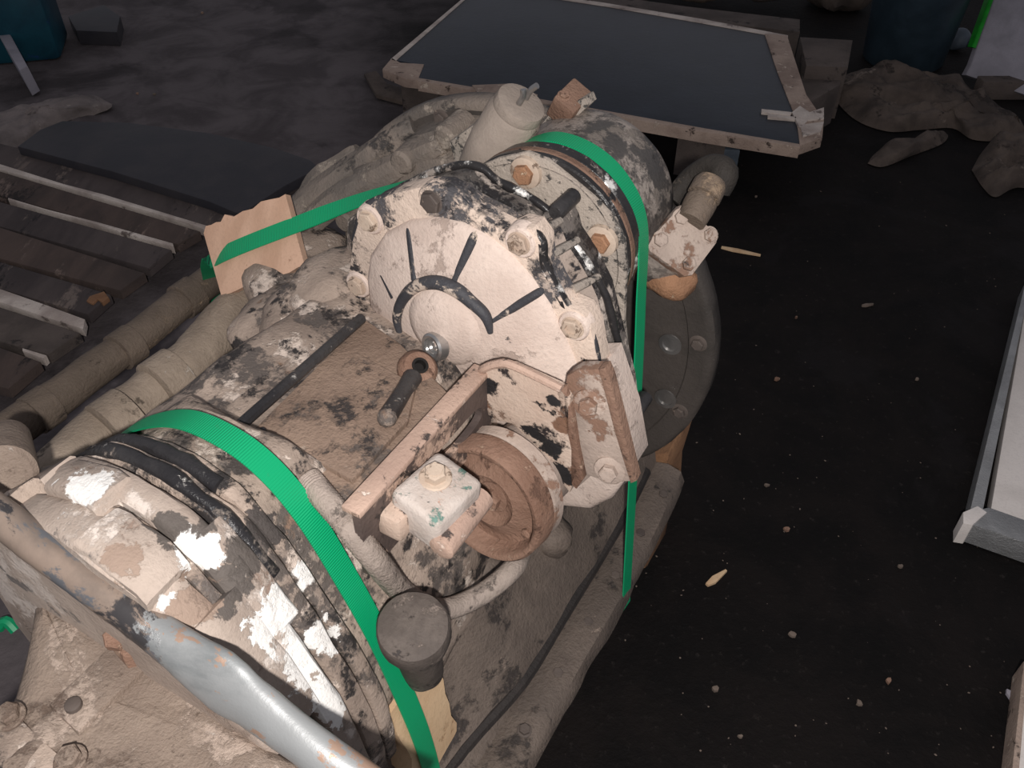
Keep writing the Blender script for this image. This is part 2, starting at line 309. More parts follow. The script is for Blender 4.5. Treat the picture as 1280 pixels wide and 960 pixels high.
# bell housing flange
bm = B_()
lathe(bm, L(-.004, AV, AW), VX * 0 + Vector((0, 1, 0)), [(.002, .15), (.002, .268), (0, .270), (0, .298)], 72, caps=False)
fg = done('flange', bm, 'flange', GB, 'round dark flange face', sharp=30)
for a0, a1, m_, nm in [(-100, 48, 'flange', 'rim'), (48, 260, 'bell', 'rim')]:
    bm = B_(); secs = []
    for t, r in [(-.004, .290), (-.005, .298), (0, .304), (.022, .304), (.028, .298), (.028, .15)]:
        secs.append([L(t, AV + r * math.cos(math.radians(a0 + (a1 - a0) * k / 48)), AW + r * math.sin(math.radians(a0 + (a1 - a0) * k / 48))) for k in range(49)])
    loft(bm, secs, caps=False, closed=False); lump(bm, .0008, 40, 1); done(nm, bm, m_, fg, sharp=50)
bm = B_()
prof = [(-.27, .165), (-.24, .18), (-.17, .195), (-.13, .222), (-.06, .238), (-.03, .25), (-.012, .262), (0.01, .266)]
prof = [(-.27, .165), (-.24, .18), (-.17, .192), (-.13, .205), (-.105, .212), (-.098, .226), (-.072, .234), (-.066, .252), (-.040, .262), (-.034, .277), (-.012, .282), (0.002, .285)]
secs = []
for t, r in prof:
    ring = []
    for k in range(96):
        a = 2 * math.pi * k / 96; da = (a - math.radians(-20) + math.pi) % (2 * math.pi) - math.pi; g_ = max(0.0, min(1.0, (math.radians(75) - abs(da)) / .35))
        rr = r + (min(r, .175) - r) * g_; ring.append(L(t, AV + rr * math.cos(a), AW + rr * math.sin(a)))
    secs.append(ring)
loft(bm, secs, caps=False); lump(bm, .003, 20, 3)
bell = done('bell_housing', bm, 'bell', GB)
for k in range(14):
    a = 2 * math.pi * (k + .35) / 14
    c = L(-.004, AV + .283 * math.cos(a), AW + .283 * math.sin(a))
    bolt(fg, c, NU, .0085, .007, 'bolt_dark', 1.45)
# machined slots on the flange face that glint in the light
for (x, y) in [(838, 430), (832, 498), (846, 432)][:2]:
    c = pu(x, y, -.006); bm = B_(); lathe(bm, c, NU, [(0, .016), (.002, .016), (.002, .011), (-.004, .010)], 20); 
    done('drilled_hole', bm, 'steel', fg)
# ribs on the bell, running along the axis
for a in (98, 126, 144, 166):
    a = math.radians(a); bm = B_(); secs = []
    for t, r in [(-.2, .18), (-.1, .205), (-.05, .235), (0, .26)]:
        c = Vector((AV + math.cos(a) * (r - .01), t, AW + math.sin(a) * (r - .01) + ORG.z - BASE)); o = Vector((math.cos(a), 0, math.sin(a))); s = Vector((-math.sin(a), 0, math.cos(a)))
        hh = .022
        secs.append([c - s * .008, c + o * hh - s * .005, c + o * hh + s * .005, c + s * .008])
    loft(bm, secs); done('rib', bm, 'bell', bell)
bm = B_(); prism(bm, [pu(x, y, -.075) for x, y in [(560, 178), (598, 150), (622, 160), (620, 200), (570, 214)]], (0, .05, 0), .006); done('cast_lug', bm, 'speckled', bell)
for a_, u, r_ in [(118, -.05, .27), (137, -.03, .288), (104, -.03, .286), (150, -.07, .258)]:
    a_ = math.radians(a_); o_ = Vector((math.cos(a_), 0, math.sin(a_)))
    bm = B_(); lathe(bm, L(u - .03, AV, AW) + o_ * (r_ - .012), YU, [(0, .012), (.004, .016), (.05, .02)], 18); lump(bm, .002, 40, u); done('cast_lug', bm, 'bell', bell)

for pts, rr in [([(352, 300, -.14), (372, 268, -.10), (425, 226, -.06), (480, 186, -.03), (520, 160, -.01)], [.016, .022, .022, .020, .014]),
                ([(378, 286, -.12), (430, 246, -.085), (490, 212, -.06), (556, 178, -.05)], [.016, .020, .020, .014]),
                ([(372, 252, -.08), (410, 218, -.045), (450, 190, -.02)], [.012, .018, .012])]:
    bm = B_(); sweep(bm, [pu(*p) for p in pts], rr, 9, 6); lump(bm, .004, 26, rr[1] * 100); done('cast_ledge', bm, 'bell', bell, sharp=35)
bm = B_(); lathe(bm, pu(462, 212, -.055), (-.35, -.2, .9), [(-.03, .03), (.0, .024), (.008, .02), (.01, .012)], 20); lump(bm, .003, 30, 1); done('cast_lug', bm, 'bell', bell)

# main case: loft of rounded sections along the axis
def sec(u, rx, rz, e=2.3, cv=0., cw=0., n=56, top=None):
    out = []
    for i in range(n):
        a = 2 * math.pi * i / n; c, s = math.cos(a), math.sin(a)
        x = rx * math.copysign(abs(c) ** (2 / e), c); z = rz * math.copysign(abs(s) ** (2 / e), s)
        if top is not None: z = min(z, top)
        out.append(L(u, AV + cv + x, AW + cw + z))
    return out
PROF = [(.19, -.14), (.187, -.044), (.168, .03), (.140, .098), (.106, .166), (.074, .203), (.03, .219), (-.022, .220), (-.065, .205), (-.102, .177), (-.138, .147), (-.168, .114), (-.188, .06), (-.196, -.02), (-.19, -.1), (-.15, -.18), (-.06, -.215), (.06, -.215), (.15, -.19)]
PR = [(p.x, p.y) for p in catmull([Vector((a, b, 0)) for a, b in PROF + [PROF[0]]], 4)[:-1]]
def secp(u, k=1.0, add=0.0, top=9.):
    return [L(u, AV + x * (k + add / math.hypot(x, z)), AW + min(z * (k + add / math.hypot(x, z)), top)) for x, z in PR]
bm = B_(); secs = []
for i in range(38):
    u = -.15 - .46 * i / 37; t = min(1, max(0, (-.485 - u) / .05)); tt = t * t * (3 - 2 * t)
    secs.append(secp(u, .97 - .05 * max(0, (u + .35) / .2), -.003, .165 + .06 * tt))
loft(bm, secs); lump(bm, .005, 13, 5)
case = done('main_case', bm, 'case', GB)
# circumferential collars towards the tail end
for u0, u1, ad_, m in [(-.592, -.575, .000, 'case'), (-.618, -.594, .004, 'case'), (-.648, -.622, .012, 'light_case'), (-.664, -.650, .004, 'case'), (-.70, -.664, .010, 'light_case')]:
    bm = B_(); w = u1 - u0
    secs = [secp(u0 + w * t, 1.0, ad_ - d) for t, d in [(0, .03), (0, .004), (.12, 0), (.3, -.001), (.5, -.001), (.7, -.001), (.88, 0), (1, .004), (1, .03)]]
    loft(bm, secs); lump(bm, .004, 15, u0 * 10); done('collar', bm, m, case)
# raised cast plates lying on the collars
def arc_plate(name, u0, u1, i0, i1, add, mat, par, t=.03):
    n = len(PR); idx = range(int(i0 * 4), int(i1 * 4) + 1); bm = B_(); secs = []
    for u, d in [(u0, t), (u0, .003), (u0 + .003, 0), ((u0 + u1) / 2, -.001), (u1 - .003, 0), (u1, .003), (u1, t)]:
        full = secp(u, 1.0, add - d); low = secp(u, 1.0, add - t)
        r_ = [full[i % n] for i in idx]; r_[0] = low[idx[0] % n]; r_[-1] = low[idx[-1] % n]
        secs.append(r_)
    loft(bm, secs, caps=False, closed=False); lump(bm, .003, 30, u0 * 20); return done(name, bm, mat, par, sharp=50)
for u0, u1, a, b, ad_, m in [(-.665, -.625, 8.2, 11.6, .016, 'light_case'), (-.668, -.63, 6.4, 8.0, .017, 'light_case'), (-.70, -.655, 4.6, 6.6, .016, 'light_case'), (-.69, -.66, 8.0, 9.4, .02, 'case'), (-.645, -.61, 3.2, 5.4, .012, 'light_case'), (-.70, -.64, 2.0, 4.4, .014, 'light_case')]:
    arc_plate('collar_plate', u0, u1, a, b, ad_, m, case)
for u0, u1, a, b, ad_ in [(-.614, -.600, 3.6, 10.2, .008), (-.594, -.580, 5.4, 10.6, .004)]:
    arc_plate('dark_band', u0, u1, a, b, ad_, 'black_paint', case)

# flat inspection plate on the top of the case and the black seam bars beside it
bm = B_(); prism(bm, [pw(x, y, .104) for x, y in [(292, 560), (456, 398), (500, 428), (560, 490), (500, 570), (430, 640), (380, 600)]], (0, 0, -.03), .004)
done('top_plate', bm, 'plate_top', case)
bm = B_(); prism(bm, [pw(x, y, .110) for x, y in [(340, 545), (446, 440), (520, 480), (510, 525), (440, 600)]], (0, 0, -.012), .003)
done('top_plate', bm, 'plate_top', case)
for a, b, r in [((232, 592), (452, 398), .006), ((262, 606), (330, 538), .004)]:
    bm = B_(); sweep(bm, [pw(*a, .112), pw((a[0] + b[0]) / 2, (a[1] + b[1]) / 2, .113), pw(*b, .112)], r, 8, 4); done('seam_bar', bm, 'black_paint', case)
# lumpy bosses on the left shoulder of the case
for x, y, w, r in [(345, 388, .06, .035), (395, 372, .08, .04), (420, 340, .10, .036), (330, 470, .055, .03), (370, 320, .03, .045), (300, 520, .06, .03), (190, 560, .10, .02), (150, 600, .10, .025), (262, 560, .11, .022)]:
    bm = B_(); c = pw(x, y, w); bmesh.ops.create_icosphere(bm, subdivisions=3, radius=r, matrix=Matrix.Translation(c - Vector((0, 0, r * .45))) @ Matrix.Diagonal((1.35, 2.1, .85, 1))); lump(bm, .008, 24, x)
    done('cast_boss', bm, 'case', case)

# lower case and sump with its rim on the right
bm = B_()
row = [(.02, .02), (.09, -.03), (.12, -.12), (.15, -.19), (.19, -.262), (.206, -.285), (.212, -.312), (.232, -.306), (.256, -.312), (.264, -.33), (.260, -.346), (-.30, -.346), (-.30, -.30), (-.2, -.1)]
row2 = [(.02, .02), (.08, -.06), (.10, -.14), (.125, -.21), (.15, -.285), (.18, -.312), (.205, -.322), (.232, -.312), (.256, -.314), (.264, -.33), (.260, -.346), (-.30, -.346), (-.30, -.30), (-.2, -.1)]
us = [-.69, -.65, -.6, -.5, -.4, -.3, -.2, -.1, 0.0, .04]
secs = []
for u in us:
    k = 1.0 - max(0, (u + .12)) * .35
    h = max(0, min(1, (-.40 - u) / .12)); rw = [(a[0] + (b[0] - a[0]) * h, a[1] + (b[1] - a[1]) * h) for a, b in zip(row, row2)]
    secs.append([L(u, v * k, w) for v, w in rw])
loft(bm, secs); bmesh.ops.subdivide_edges(bm, edges=[e for e in bm.edges if abs((e.verts[0].co - e.verts[1].co).y) > .02], cuts=3); lump(bm, .004, 14, 2)
sump = done('lower_case', bm, 'case_dark', GB, sharp=50)
for k in range(9):
    bolt(sump, L(-.70 + k * .085, .236, -.311), (0.1, 0, 1), .007, .006, 'bolt_dark', 1.3)
bm = B_(); gp_ = []
for u in (-.68, -.6, -.5, -.4, -.3, -.2, -.1, 0):
    h = max(0, min(1, (-.40 - u) / .12)); k = 1.0 - max(0, (u + .12)) * .35; gp_.append(L(u, (.206 + (.180 - .206) * h) * k, -.297 + (-.316 + .297) * h))
sweep(bm, gp_, .009, 8, 4); done('groove_darkening', bm, 'groove_darkening', sump)  # dark strip added along the sump groove, its darkness painted in
# pale casting lumps between pulley and sump
for x, y, u, r, m in [(520, 690, -.40, .035, 'case'), (560, 700, -.38, .04, 'case'), (600, 720, -.37, .03, 'case_dark'), (690, 670, -.24, .03, 'case_dark'), (480, 640, -.43, .03, 'case'), (455, 790, -.50, .03, 'case')]:
    bm = B_(); c = pu(x, y, u); bmesh.ops.create_icosphere(bm, subdivisions=3, radius=r, matrix=Matrix.Translation(c)); lump(bm, .007, 30, x)
    done('cast_boss', bm, m, sump)

# ---- drum (upper right), its flange plate, band and hinge block
DV, DW = .086, .161; DC = L(0, DV, DW); YU = Vector((0, 1, 0))
bm = B_(); lathe(bm, DC, YU, [(-.16, .099), (-.085, .099), (-.02, .1005), (-.006, .098), (0.0, .092), (.004, .06), (.004, .0)], 64, caps=False); lump(bm, .0012, 20, 4)
drum = done('drum', bm, 'drum', GB, sharp=50)
for a_, b_, r_, m_ in [(-.153, -.143, .1075, 'gloss_black'), (-.143, -.132, .1068, 'brown_band'), (-.132, -.114, .1050, 'gloss_black')]:
    bm = B_(); lathe(bm, DC, YU, [(a_, .085), (a_, r_ - .002), (a_ + .002, r_), (b_ - .002, r_), (b_, r_ - .002), (b_, .085)], 72, caps=False); lump(bm, .0006, 50, a_); done('band', bm, m_, drum)
AD = [(590, 212), (622, 198), (659, 190), (684, 200), (708, 219), (742, 247), (768, 274), (780, 300), (783, 330), (780, 400), (785, 450), (740, 420), (700, 330), (640, 250)]
bm = B_(); prism(bm, [pu(x, y, -.158) for x, y in AD], (0, .005, 0), .002); ad = done('adapter_plate', bm, 'speckled', GB)
for x, y in [(658, 215), (753, 300)]:
    c = pu(x, y, -.159); bm = B_(); lathe(bm, c, NU, [(-.004, .0185), (.004, .0175), (.005, .015)], 24); done('bolt_boss', bm, 'bolt_dusty', ad)
    bolt(ad, c + NU * .003, NU, .0115, .009, 'rust_bright', 0, label='orange rusted bolt head')

# rear flange of the gear cover (black edge, white chipped)
RF = [(452, 262), (480, 240), (530, 217), (575, 203), (600, 206), (622, 224), (658, 241), (688, 262), (696, 250), (712, 250), (722, 268), (726, 284), (745, 312), (764, 350), (776, 400), (786, 440), (793, 468), (797, 505), (803, 520), (799, 548), (796, 585), (770, 600), (680, 560), (560, 480), (480, 430), (448, 350)]
RFP = [Vector((p.x, -.203, p.z)) for p in (pu(x, y, -.174) for x, y in RF)]
bm = B_(); prism(bm, RFP, (0, .032, 0), .004); rf = done('rear_flange', bm, 'rear_flange', GB)
# gear cover: skirt, flange face, raised dome, ribs, hub arch
CF = [(438, 322), (440, 300), (449, 270), (466, 252), (492, 241), (524, 234), (552, 236), (572, 248), (590, 266), (612, 280), (630, 289), (645, 282), (664, 287), (676, 304), (678, 326), (692, 356), (708, 383), (728, 392), (739, 412), (744, 440), (752, 470), (756, 510), (740, 540), (640, 540), (540, 500), (505, 468), (486, 452), (474, 430), (455, 388), (438, 368), (434, 345)]
def scl(pts, k, c=(580, 370)): return [(c[0] + (x - c[0]) * k, c[1] + (y - c[1]) * k) for x, y in pts]
bm = B_(); prism(bm, [pu(x, y, -.272) for x, y in CF], (0, .026, 0), .004); cov = done('gear_cover', bm, 'cover_edge', GB, 'pale dusty round cover with radial ribs')
def polar(pts, c, n=72):
    out = []
    for k in range(n):
        a = 2 * math.pi * k / n; d = (math.cos(a), math.sin(a)); best = 0
        for (x1, y1), (x2, y2) in zip(pts, pts[1:] + pts[:1]):
            ex, ey = x2 - x1, y2 - y1; den = d[0] * ey - d[1] * ex
            if abs(den) < 1e-9: continue
            t = ((x1 - c[0]) * ey - (y1 - c[1]) * ex) / den; q = ((x1 - c[0]) * d[1] - (y1 - c[1]) * d[0]) / den
            if t > 0 and -1e-6 <= q <= 1 + 1e-6: best = max(best, t)
        out.append((c[0] + d[0] * best, c[1] + d[1] * best))
    return out
A_ = [pu(x, y, -.25) for x, y in polar(CF, (590, 390))]; B2 = [Vector((p.x, -.205, p.z)) for p in (pu(x, y, -.174) for x, y in polar(RF, (620, 380)))]
ca = sum(A_, Vector()) / 72; cb = sum(B2, Vector()) / 72
def ringmix(t, pinch, u):
    return [Vector((0, u, 0)) + Vector((1, 0, 1)) * 0 + (lambda p, c: Vector((c.x + (p.x - c.x) * pinch, 0, c.z + (p.z - c.z) * pinch)))(a.lerp(b, t), ca.lerp(cb, t)) for a, b in zip(A_, B2)]
bm = B_(); loft(bm, [ringmix(0, .985, -.25), ringmix(.1, .93, -.243), ringmix(.35, .91, -.232), ringmix(.65, .92, -.220), ringmix(.9, .96, -.209), ringmix(1, .985, -.204)]); lump(bm, .002, 30, 2)
done('skirt', bm, 'skirt', cov, sharp=60)
DOME = [(462, 345), (466, 315), (484, 288), (515, 272), (548, 269), (582, 276), (612, 292), (640, 314), (668, 345), (690, 378), (708, 415), (722, 450), (735, 485), (730, 525), (640, 530), (560, 500), (515, 460), (480, 420), (466, 385)]
bm = B_(); base = [pu(x, y, -.270) for x, y in DOME]; apex = pu(556, 420, -.305)
secs = []
for k, h in [(1, 0), (.985, .006), (.95, .009), (.6, .022), (.3, .03), (.06, .034)]:
    secs.append([Vector((apex.x + (p.x - apex.x) * k, -.270 - h, apex.z + (p.z - apex.z) * k)) for p in base])
loft(bm, secs, caps=True); done('dome', bm, 'cover', cov, sharp=60)
def domey(p):   # u of the dome surface under a point
    return -.30
for (a, b, ua, ub, r) in [((512, 285), (519, 350), -.281, -.295, .0042), ((594, 294), (567, 357), -.281, -.294, .0055), ((471, 325), (493, 372), -.279, -.291, .0042), ((676, 364), (616, 400), -.282, -.294, .0045), ((478, 395), (500, 415), -.281, -.291, .004), ((522, 372), (536, 405), -.298, -.304, .004)]:
    bm = B_(); sweep(bm, [pu(*a, ua + .007), pu((a[0] * .9 + b[0] * .1), (a[1] * .9 + b[1] * .1), ua + .003), pu(*b, ub + .003)], [r * .6, r, r], 10, 4); done('rib', bm, 'rib_black', cov)
bm = B_(); arc = [(500, 418), (496, 398), (503, 375), (520, 358), (545, 353), (570, 362), (590, 378), (607, 395), (613, 416)]
sweep(bm, [pu(x, y, -.297) for x, y in arc], [.003, .005, .006, .007, .0075, .008, .007, .006, .003], 12, 5); done('hub_arch', bm, 'rib_black', cov)
bm = B_(); lathe(bm, pu(556, 414, -.300), NU, [(-.02, .056), (-.002, .047), (.005, .034), (.008, .0)], 32, caps=False); done('hub', bm, 'cover', cov, sharp=60)
bm = B_(); lathe(bm, pu(543, 433, -.312), (-.25, -1, .25), [(-.006, .0165), (.004, .0155), (.006, .013), (.0055, .0105), (.002, .0105), (.002, .0085), (-.002, .0085), (-.002, .006), (-.008, .005)], 28); done('threaded_port', bm, 'steel', cov, 'shiny threaded port')
bm = B_(); prism(bm, [pu(x, y, -.268) for x, y in [(630, 452), (712, 448), (700, 484), (690, 494), (640, 470)]], (0, .01, 0), 0); done('lower_web', bm, 'mount', cov)
CB = [(462, 275, 1), (541, 251, 2), (650, 303, 3), (717, 408, 3), (448, 356, 1), (488, 441, 1)]
for x, y, k in CB:
    c = pu(x, y, -.273); bm = B_(); lathe(bm, c, NU, [(-.012, .0180), (.000, .0168), (.002, .0150)], 24); done('bolt_boss', bm, 'cover' if k != 2 else 'cover_edge', cov)
    bolt(cov, c + NU * .0015, NU, .0112, .0065, 'bolt_dark' if k == 2 else 'bolt_dusty', 1.12, hollow=(k == 3))
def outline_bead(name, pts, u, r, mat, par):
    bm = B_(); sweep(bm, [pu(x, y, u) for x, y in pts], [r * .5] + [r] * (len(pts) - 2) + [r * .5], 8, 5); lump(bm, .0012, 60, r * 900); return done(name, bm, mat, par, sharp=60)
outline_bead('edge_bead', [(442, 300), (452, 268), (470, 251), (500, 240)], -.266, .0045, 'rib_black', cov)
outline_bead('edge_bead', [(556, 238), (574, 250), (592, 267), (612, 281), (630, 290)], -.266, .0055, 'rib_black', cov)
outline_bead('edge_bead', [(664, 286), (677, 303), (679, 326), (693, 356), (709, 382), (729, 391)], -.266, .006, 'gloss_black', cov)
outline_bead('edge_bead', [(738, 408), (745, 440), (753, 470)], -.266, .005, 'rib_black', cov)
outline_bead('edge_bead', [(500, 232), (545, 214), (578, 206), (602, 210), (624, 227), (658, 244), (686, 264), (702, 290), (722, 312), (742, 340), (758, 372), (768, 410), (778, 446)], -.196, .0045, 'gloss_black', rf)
# clip lugs on the black edge between the cover and the plate
for x, y in [(703, 258), (748, 392), (796, 512)]:
    bm = B_(); lathe(bm, pu(x, y, -.19) - Vector((0, .016, 0)), YU, [(0, .007), (.003, .009), (.04, .009)], 14); done('edge_lug', bm, 'black_paint', rf)
for x, y, x2, y2 in [(690, 318, 722, 300), (716, 362, 748, 346), (676, 290, 700, 276)]:
    bm = B_(); sweep(bm, [pu(x, y, -.25), pu(x2, y2, -.212)], [.005, .004], 8, 2); done('stiffener', bm, 'speckled', rf)

# nose housing behind the pulley and lower right lobe
LB = [(560, 500), (620, 462), (700, 470), (745, 470), (770, 540), (782, 600), (764, 626), (738, 640), (700, 636), (668, 640), (610, 640), (560, 610), (535, 560)]
bm = B_(); prism(bm, [pu(x, y, -.285) for x, y in LB], (0, .06, 0), .012, 3); nose = done('nose_housing', bm, 'cover', GB)
PC = pu(606, 630, -.40)

# pulley
PR_ = (PC - loc(CAM)).normalized(); R3 = Matrix.Rotation(AZ, 3, 'Z')
pe = R3 @ (RT * -.75 - UPV * .66); pe = (pe - PR_ * pe.dot(PR_)).normalized(); PD = (PR_ * .62 - pe * math.sqrt(1 - .62 ** 2)).normalized()   # pulley axis, pointing away
px_, py_, _ = frame(PD)
bm = B_()
lathe(bm, PC, PD, [(t * .95, r * .885) for t, r in [(.016, .0), (.016, .026), (.013, .031), (.006, .034), (.010, .043), (.016, .052), (.016, .062), (.010, .066), (-.002, .0675), (-.004, .070), (-.004, .074), (-.001, .077), (.024, .078), (.027, .074), (.027, .05)]], 72, caps=False)
pul = done('pulley', bm, 'rust', GB, 'rusty belt pulley', sharp=45)
bolt(pul, PC + PD * .015, -PD, .012, .012, 'rust', 1.5, name='centre_nut')
for k in range(4):
    a = k * math.pi / 2 + .5; bm = B_(); lathe(bm, PC + PD * .0155 + (px_ * math.cos(a) + py_ * math.sin(a)) * .0505, -PD, [(-.002, .005), (.003, .0055), (.004, .004)], 12); done('rivet', bm, 'rust', pul)

bm = B_(); lathe(bm, PC + (px_ * 0), PD, [(.027, .03), (.027, .060), (.030, .066), (.042, .068), (.046, .064), (.046, .05), (.09, .05)], 48, caps=False); done('nose_collar', bm, 'mount', nose)
# bracket: front plate, side strip with slots, mounting plate
PA = [(596, 470), (610, 459), (640, 457), (700, 484), (712, 500), (712, 545), (722, 590), (712, 616), (700, 600), (672, 560), (640, 530), (612, 524), (604, 500)]
bm = B_(); prism(bm, [pu(x, y, -.335) for x, y in PA], (0, .008, 0), .0015); br = done('bracket', bm, 'bracket', GB, 'steel angle bracket with chipped black paint')
bv = pu(600, 472, -.335).x; x0 = bv
top = pu(604, 466, -.335).z; bot = top - .105; ye, yb = pv(440, 645, bv).y, -.328
def strip(name, z0, z1, y0, y1, m='bracket', t=.009, par=br):
    bm = B_(); box(bm, (x0 + t / 2, (y0 + y1) / 2, (z0 + z1) / 2), t, abs(y1 - y0), abs(z1 - z0), .0015); return done(name, bm, m, par)
bm = B_(); zt, zb = top, top - .085
def P3(y, z): return Vector((x0, y, z))
def ring_plate(bm, outer, inner, t):
    # plate with a slot: bridge outer and inner loops of equal count
    n = len(outer); off = Vector((t, 0, 0))
    O1 = [bm.verts.new(p) for p in outer]; I1 = [bm.verts.new(p) for p in inner]; O2 = [bm.verts.new(p + off) for p in outer]; I2 = [bm.verts.new(p + off) for p in inner]
    for i in range(n):
        j = (i + 1) % n
        bm.faces.new((O1[i], O1[j], I1[j], I1[i])); bm.faces.new((O2[i], I2[i], I2[j], O2[j])); bm.faces.new((O1[i], O2[i], O2[j], O1[j])); bm.faces.new((I1[i], I1[j], I2[j], I2[i]))
def slot_loops(ya, yb2, za, zb2, sa, sb, sza, szb, n=32):
    cy, cz = (ya + yb2) / 2, (za + zb2) / 2; scy, scz = (sa + sb) / 2, (sza + szb) / 2; o = []; ii = []
    for k in range(n):
        a = 2 * math.pi * k / n; c, s = math.cos(a), math.sin(a); m = max(abs(c), abs(s))
        o.append(P3(cy + c / m * abs(yb2 - ya) / 2, cz + s / m * abs(zb2 - za) / 2))
        e = 3.5; ii.append(P3(scy + math.copysign(abs(c) ** (2 / e), c) * abs(sb - sa) / 2, scz + math.copysign(abs(s) ** (2 / e), s) * abs(szb - sza) / 2))
    return o, ii
ym = ye + (yb - ye) * .48
for (a, b, sa, sb) in [(ye, ym - .01, ye + .022, ye + .06), (ym - .01, yb, ym - .004, yb - .018)]:
    o, i_ = slot_loops(a, b, zb, zt, sa, sb, zb + .03, zt - .03); ring_plate(bm, o, i_, .008)
done('slotted_arm', bm, 'arm', br, sharp=30)
bm = B_(); box(bm, (x0 - .001, (ye + yb) / 2, zt - .002), .020, yb - ye, .007, .0015); done('top_lip', bm, 'bracket_edge', br)
bm = B_(); sweep(bm, [P3(yb - .004, zt - .003) , pu(606, 460, -.338), pu(622, 455, -.338), pu(642, 457, -.338), pu(702, 486, -.338)], .0045, 8, 4); done('bent_lip', bm, 'bracket_edge', br)
MP = [(708, 470), (722, 462), (754, 462), (762, 480), (776, 530), (792, 602), (760, 604), (738, 596), (722, 610), (712, 560), (702, 505)]
bm = B_(); prism(bm, [pu(x, y, -.322) for x, y in MP], (0, .014, 0), .003); mp = done('mount_plate', bm, 'mount', br)
bm = B_(); prism(bm, [pu(x, y, -.328) for x, y in [(748, 462), (756, 460), (762, 474), (795, 602), (788, 605), (768, 540)]], (0, .012, 0), .002); done('edge_bar', bm, 'brown_band', br)
bm = B_(); prism(bm, [pu(x, y, -.335) for x, y in [(694, 488), (706, 484), (716, 520), (722, 560), (730, 598), (720, 612), (712, 604), (712, 560), (702, 520)]], (0, .006, 0), .002); done('edge_bar', bm, 'rust', br)
for x, y, m in [(737, 505, 'bolt_dusty'), (762, 588, 'bolt_dusty')]:
    bolt(mp, pu(x, y, -.324), (.15, -1, .2), .0095, .010, 'mount', 1.7)
# damper block on the arm
BC = pv(545, 615, x0 + .038)
bm = B_(); box(bm, BC + Vector((0, 0, -.012)), .056, .066, .046, .007, Matrix.Rotation(.12, 3, 'Y') @ Matrix.Rotation(-.12, 3, 'Z')); lump(bm, .0015, 40, 1)
blk = done('clamp_block', bm, 'block_paint', br, sharp=60)
bm = B_(); box(bm, BC + Vector((-.024, 0, -.018)), .03, .09, .03, .006); done('clamp_foot', bm, 'bracket', blk)
bm = B_(); q = BC + Vector((.026, 0, -.026)); lathe(bm, q + Vector((0, .036, 0)), NU, [(0, .010), (.002, .013), (.07, .013), (.072, .010)], 18); done('clamp_roller', bm, 'bracket_edge', blk)
bolt(blk, BC + Vector((-.004, .006, .0105)), (.1, -.1, 1), .0105, .013, 'bolt_dusty', 1.45)

# lever with an eye end
LE = pu(522, 462, -.345); LT = pw(484, 522, .118)
rd = (LT - LE).normalized(); ax = loc(CAM) - LE; ax = (ax - rd * ax.dot(rd) + rd * .25).normalized()
bm = B_(); lathe(bm, LE, ax, [(-.012, .012), (-.010, .0185), (-.003, .0215), (.004, .0205), (.009, .016), (.010, .0085), (.004, .008), (.0, .0)], 32); lev = done('eye_lever', bm, 'rust', GB, 'rod end with round eye')
bm = B_(); lathe(bm, LE, ax, [(.004, .0088), (.0112, .0088), (.0112, .006), (.004, .0055), (.004, .0)], 20, caps=False); done('eye_hole', bm, 'hole', lev)
bm = B_(); sweep(bm, [LE + rd * .016, LE.lerp(LT, .5), LT], [.0105, .009, .0095], 12, 4); done('rod', bm, 'black_paint', lev)
bm = B_(); bmesh.ops.create_icosphere(bm, subdivisions=2, radius=.010, matrix=Matrix.Translation(LT)); done('ball', bm, 'case', lev)
bm = B_(); prism(bm, [pu(x, y, -.30) for x, y in [(498, 510), (520, 488), (534, 492), (536, 512), (524, 528), (504, 532)]], (0, .02, 0), .004); done('lever_stop', bm, 'mount', lev)

# solenoid cylinder and rust block behind the cover
SA, SB = pu(612, 196, -.085), pu(652, 128, -.085)
d = (SB - SA).normalized(); ln = (SB - SA).length
bm = B_(); lathe(bm, SA, d, [(-.02, .030), (0, .032), (ln * .35, .034), (ln * .38, .0325), (ln * .8, .032), (ln * .86, .029), (ln * .9, .030), (ln, .028), (ln * 1.02, .022), (ln * 1.01, .0)], 32, caps=False); sol = done('solenoid', bm, 'dust_smooth', GB, sharp=40)
for k in (-1, 1):
    bm = B_(); q = SB + d * .002 + frame(d)[0] * .008 * k; sweep(bm, [q, q + d * .012, q + d * .02 + VX * .004 * k], .0035, 8, 3); done('terminal', bm, 'steel', sol)
bm = B_(); c = pu(712, 130, -.02); box(bm, c, .03, .04, .035, .003, Matrix.Rotation(.5, 3, 'Y') @ Matrix.Rotation(.3, 3, 'X')); rb = done('hinge_block', bm, 'brown_band', GB)
bm = B_(); prism(bm, [pu(x, y, -.03) for x, y in [(672, 160), (690, 138), (732, 122), (736, 132), (700, 168)]], (0, .02, 0), .003); done('hinge_foot', bm, 'speckled', rb)
bolt(rb, c + Vector((0, -.015, .016)), (.4, -.3, 1), .006, .004, 'rust', 1.3)

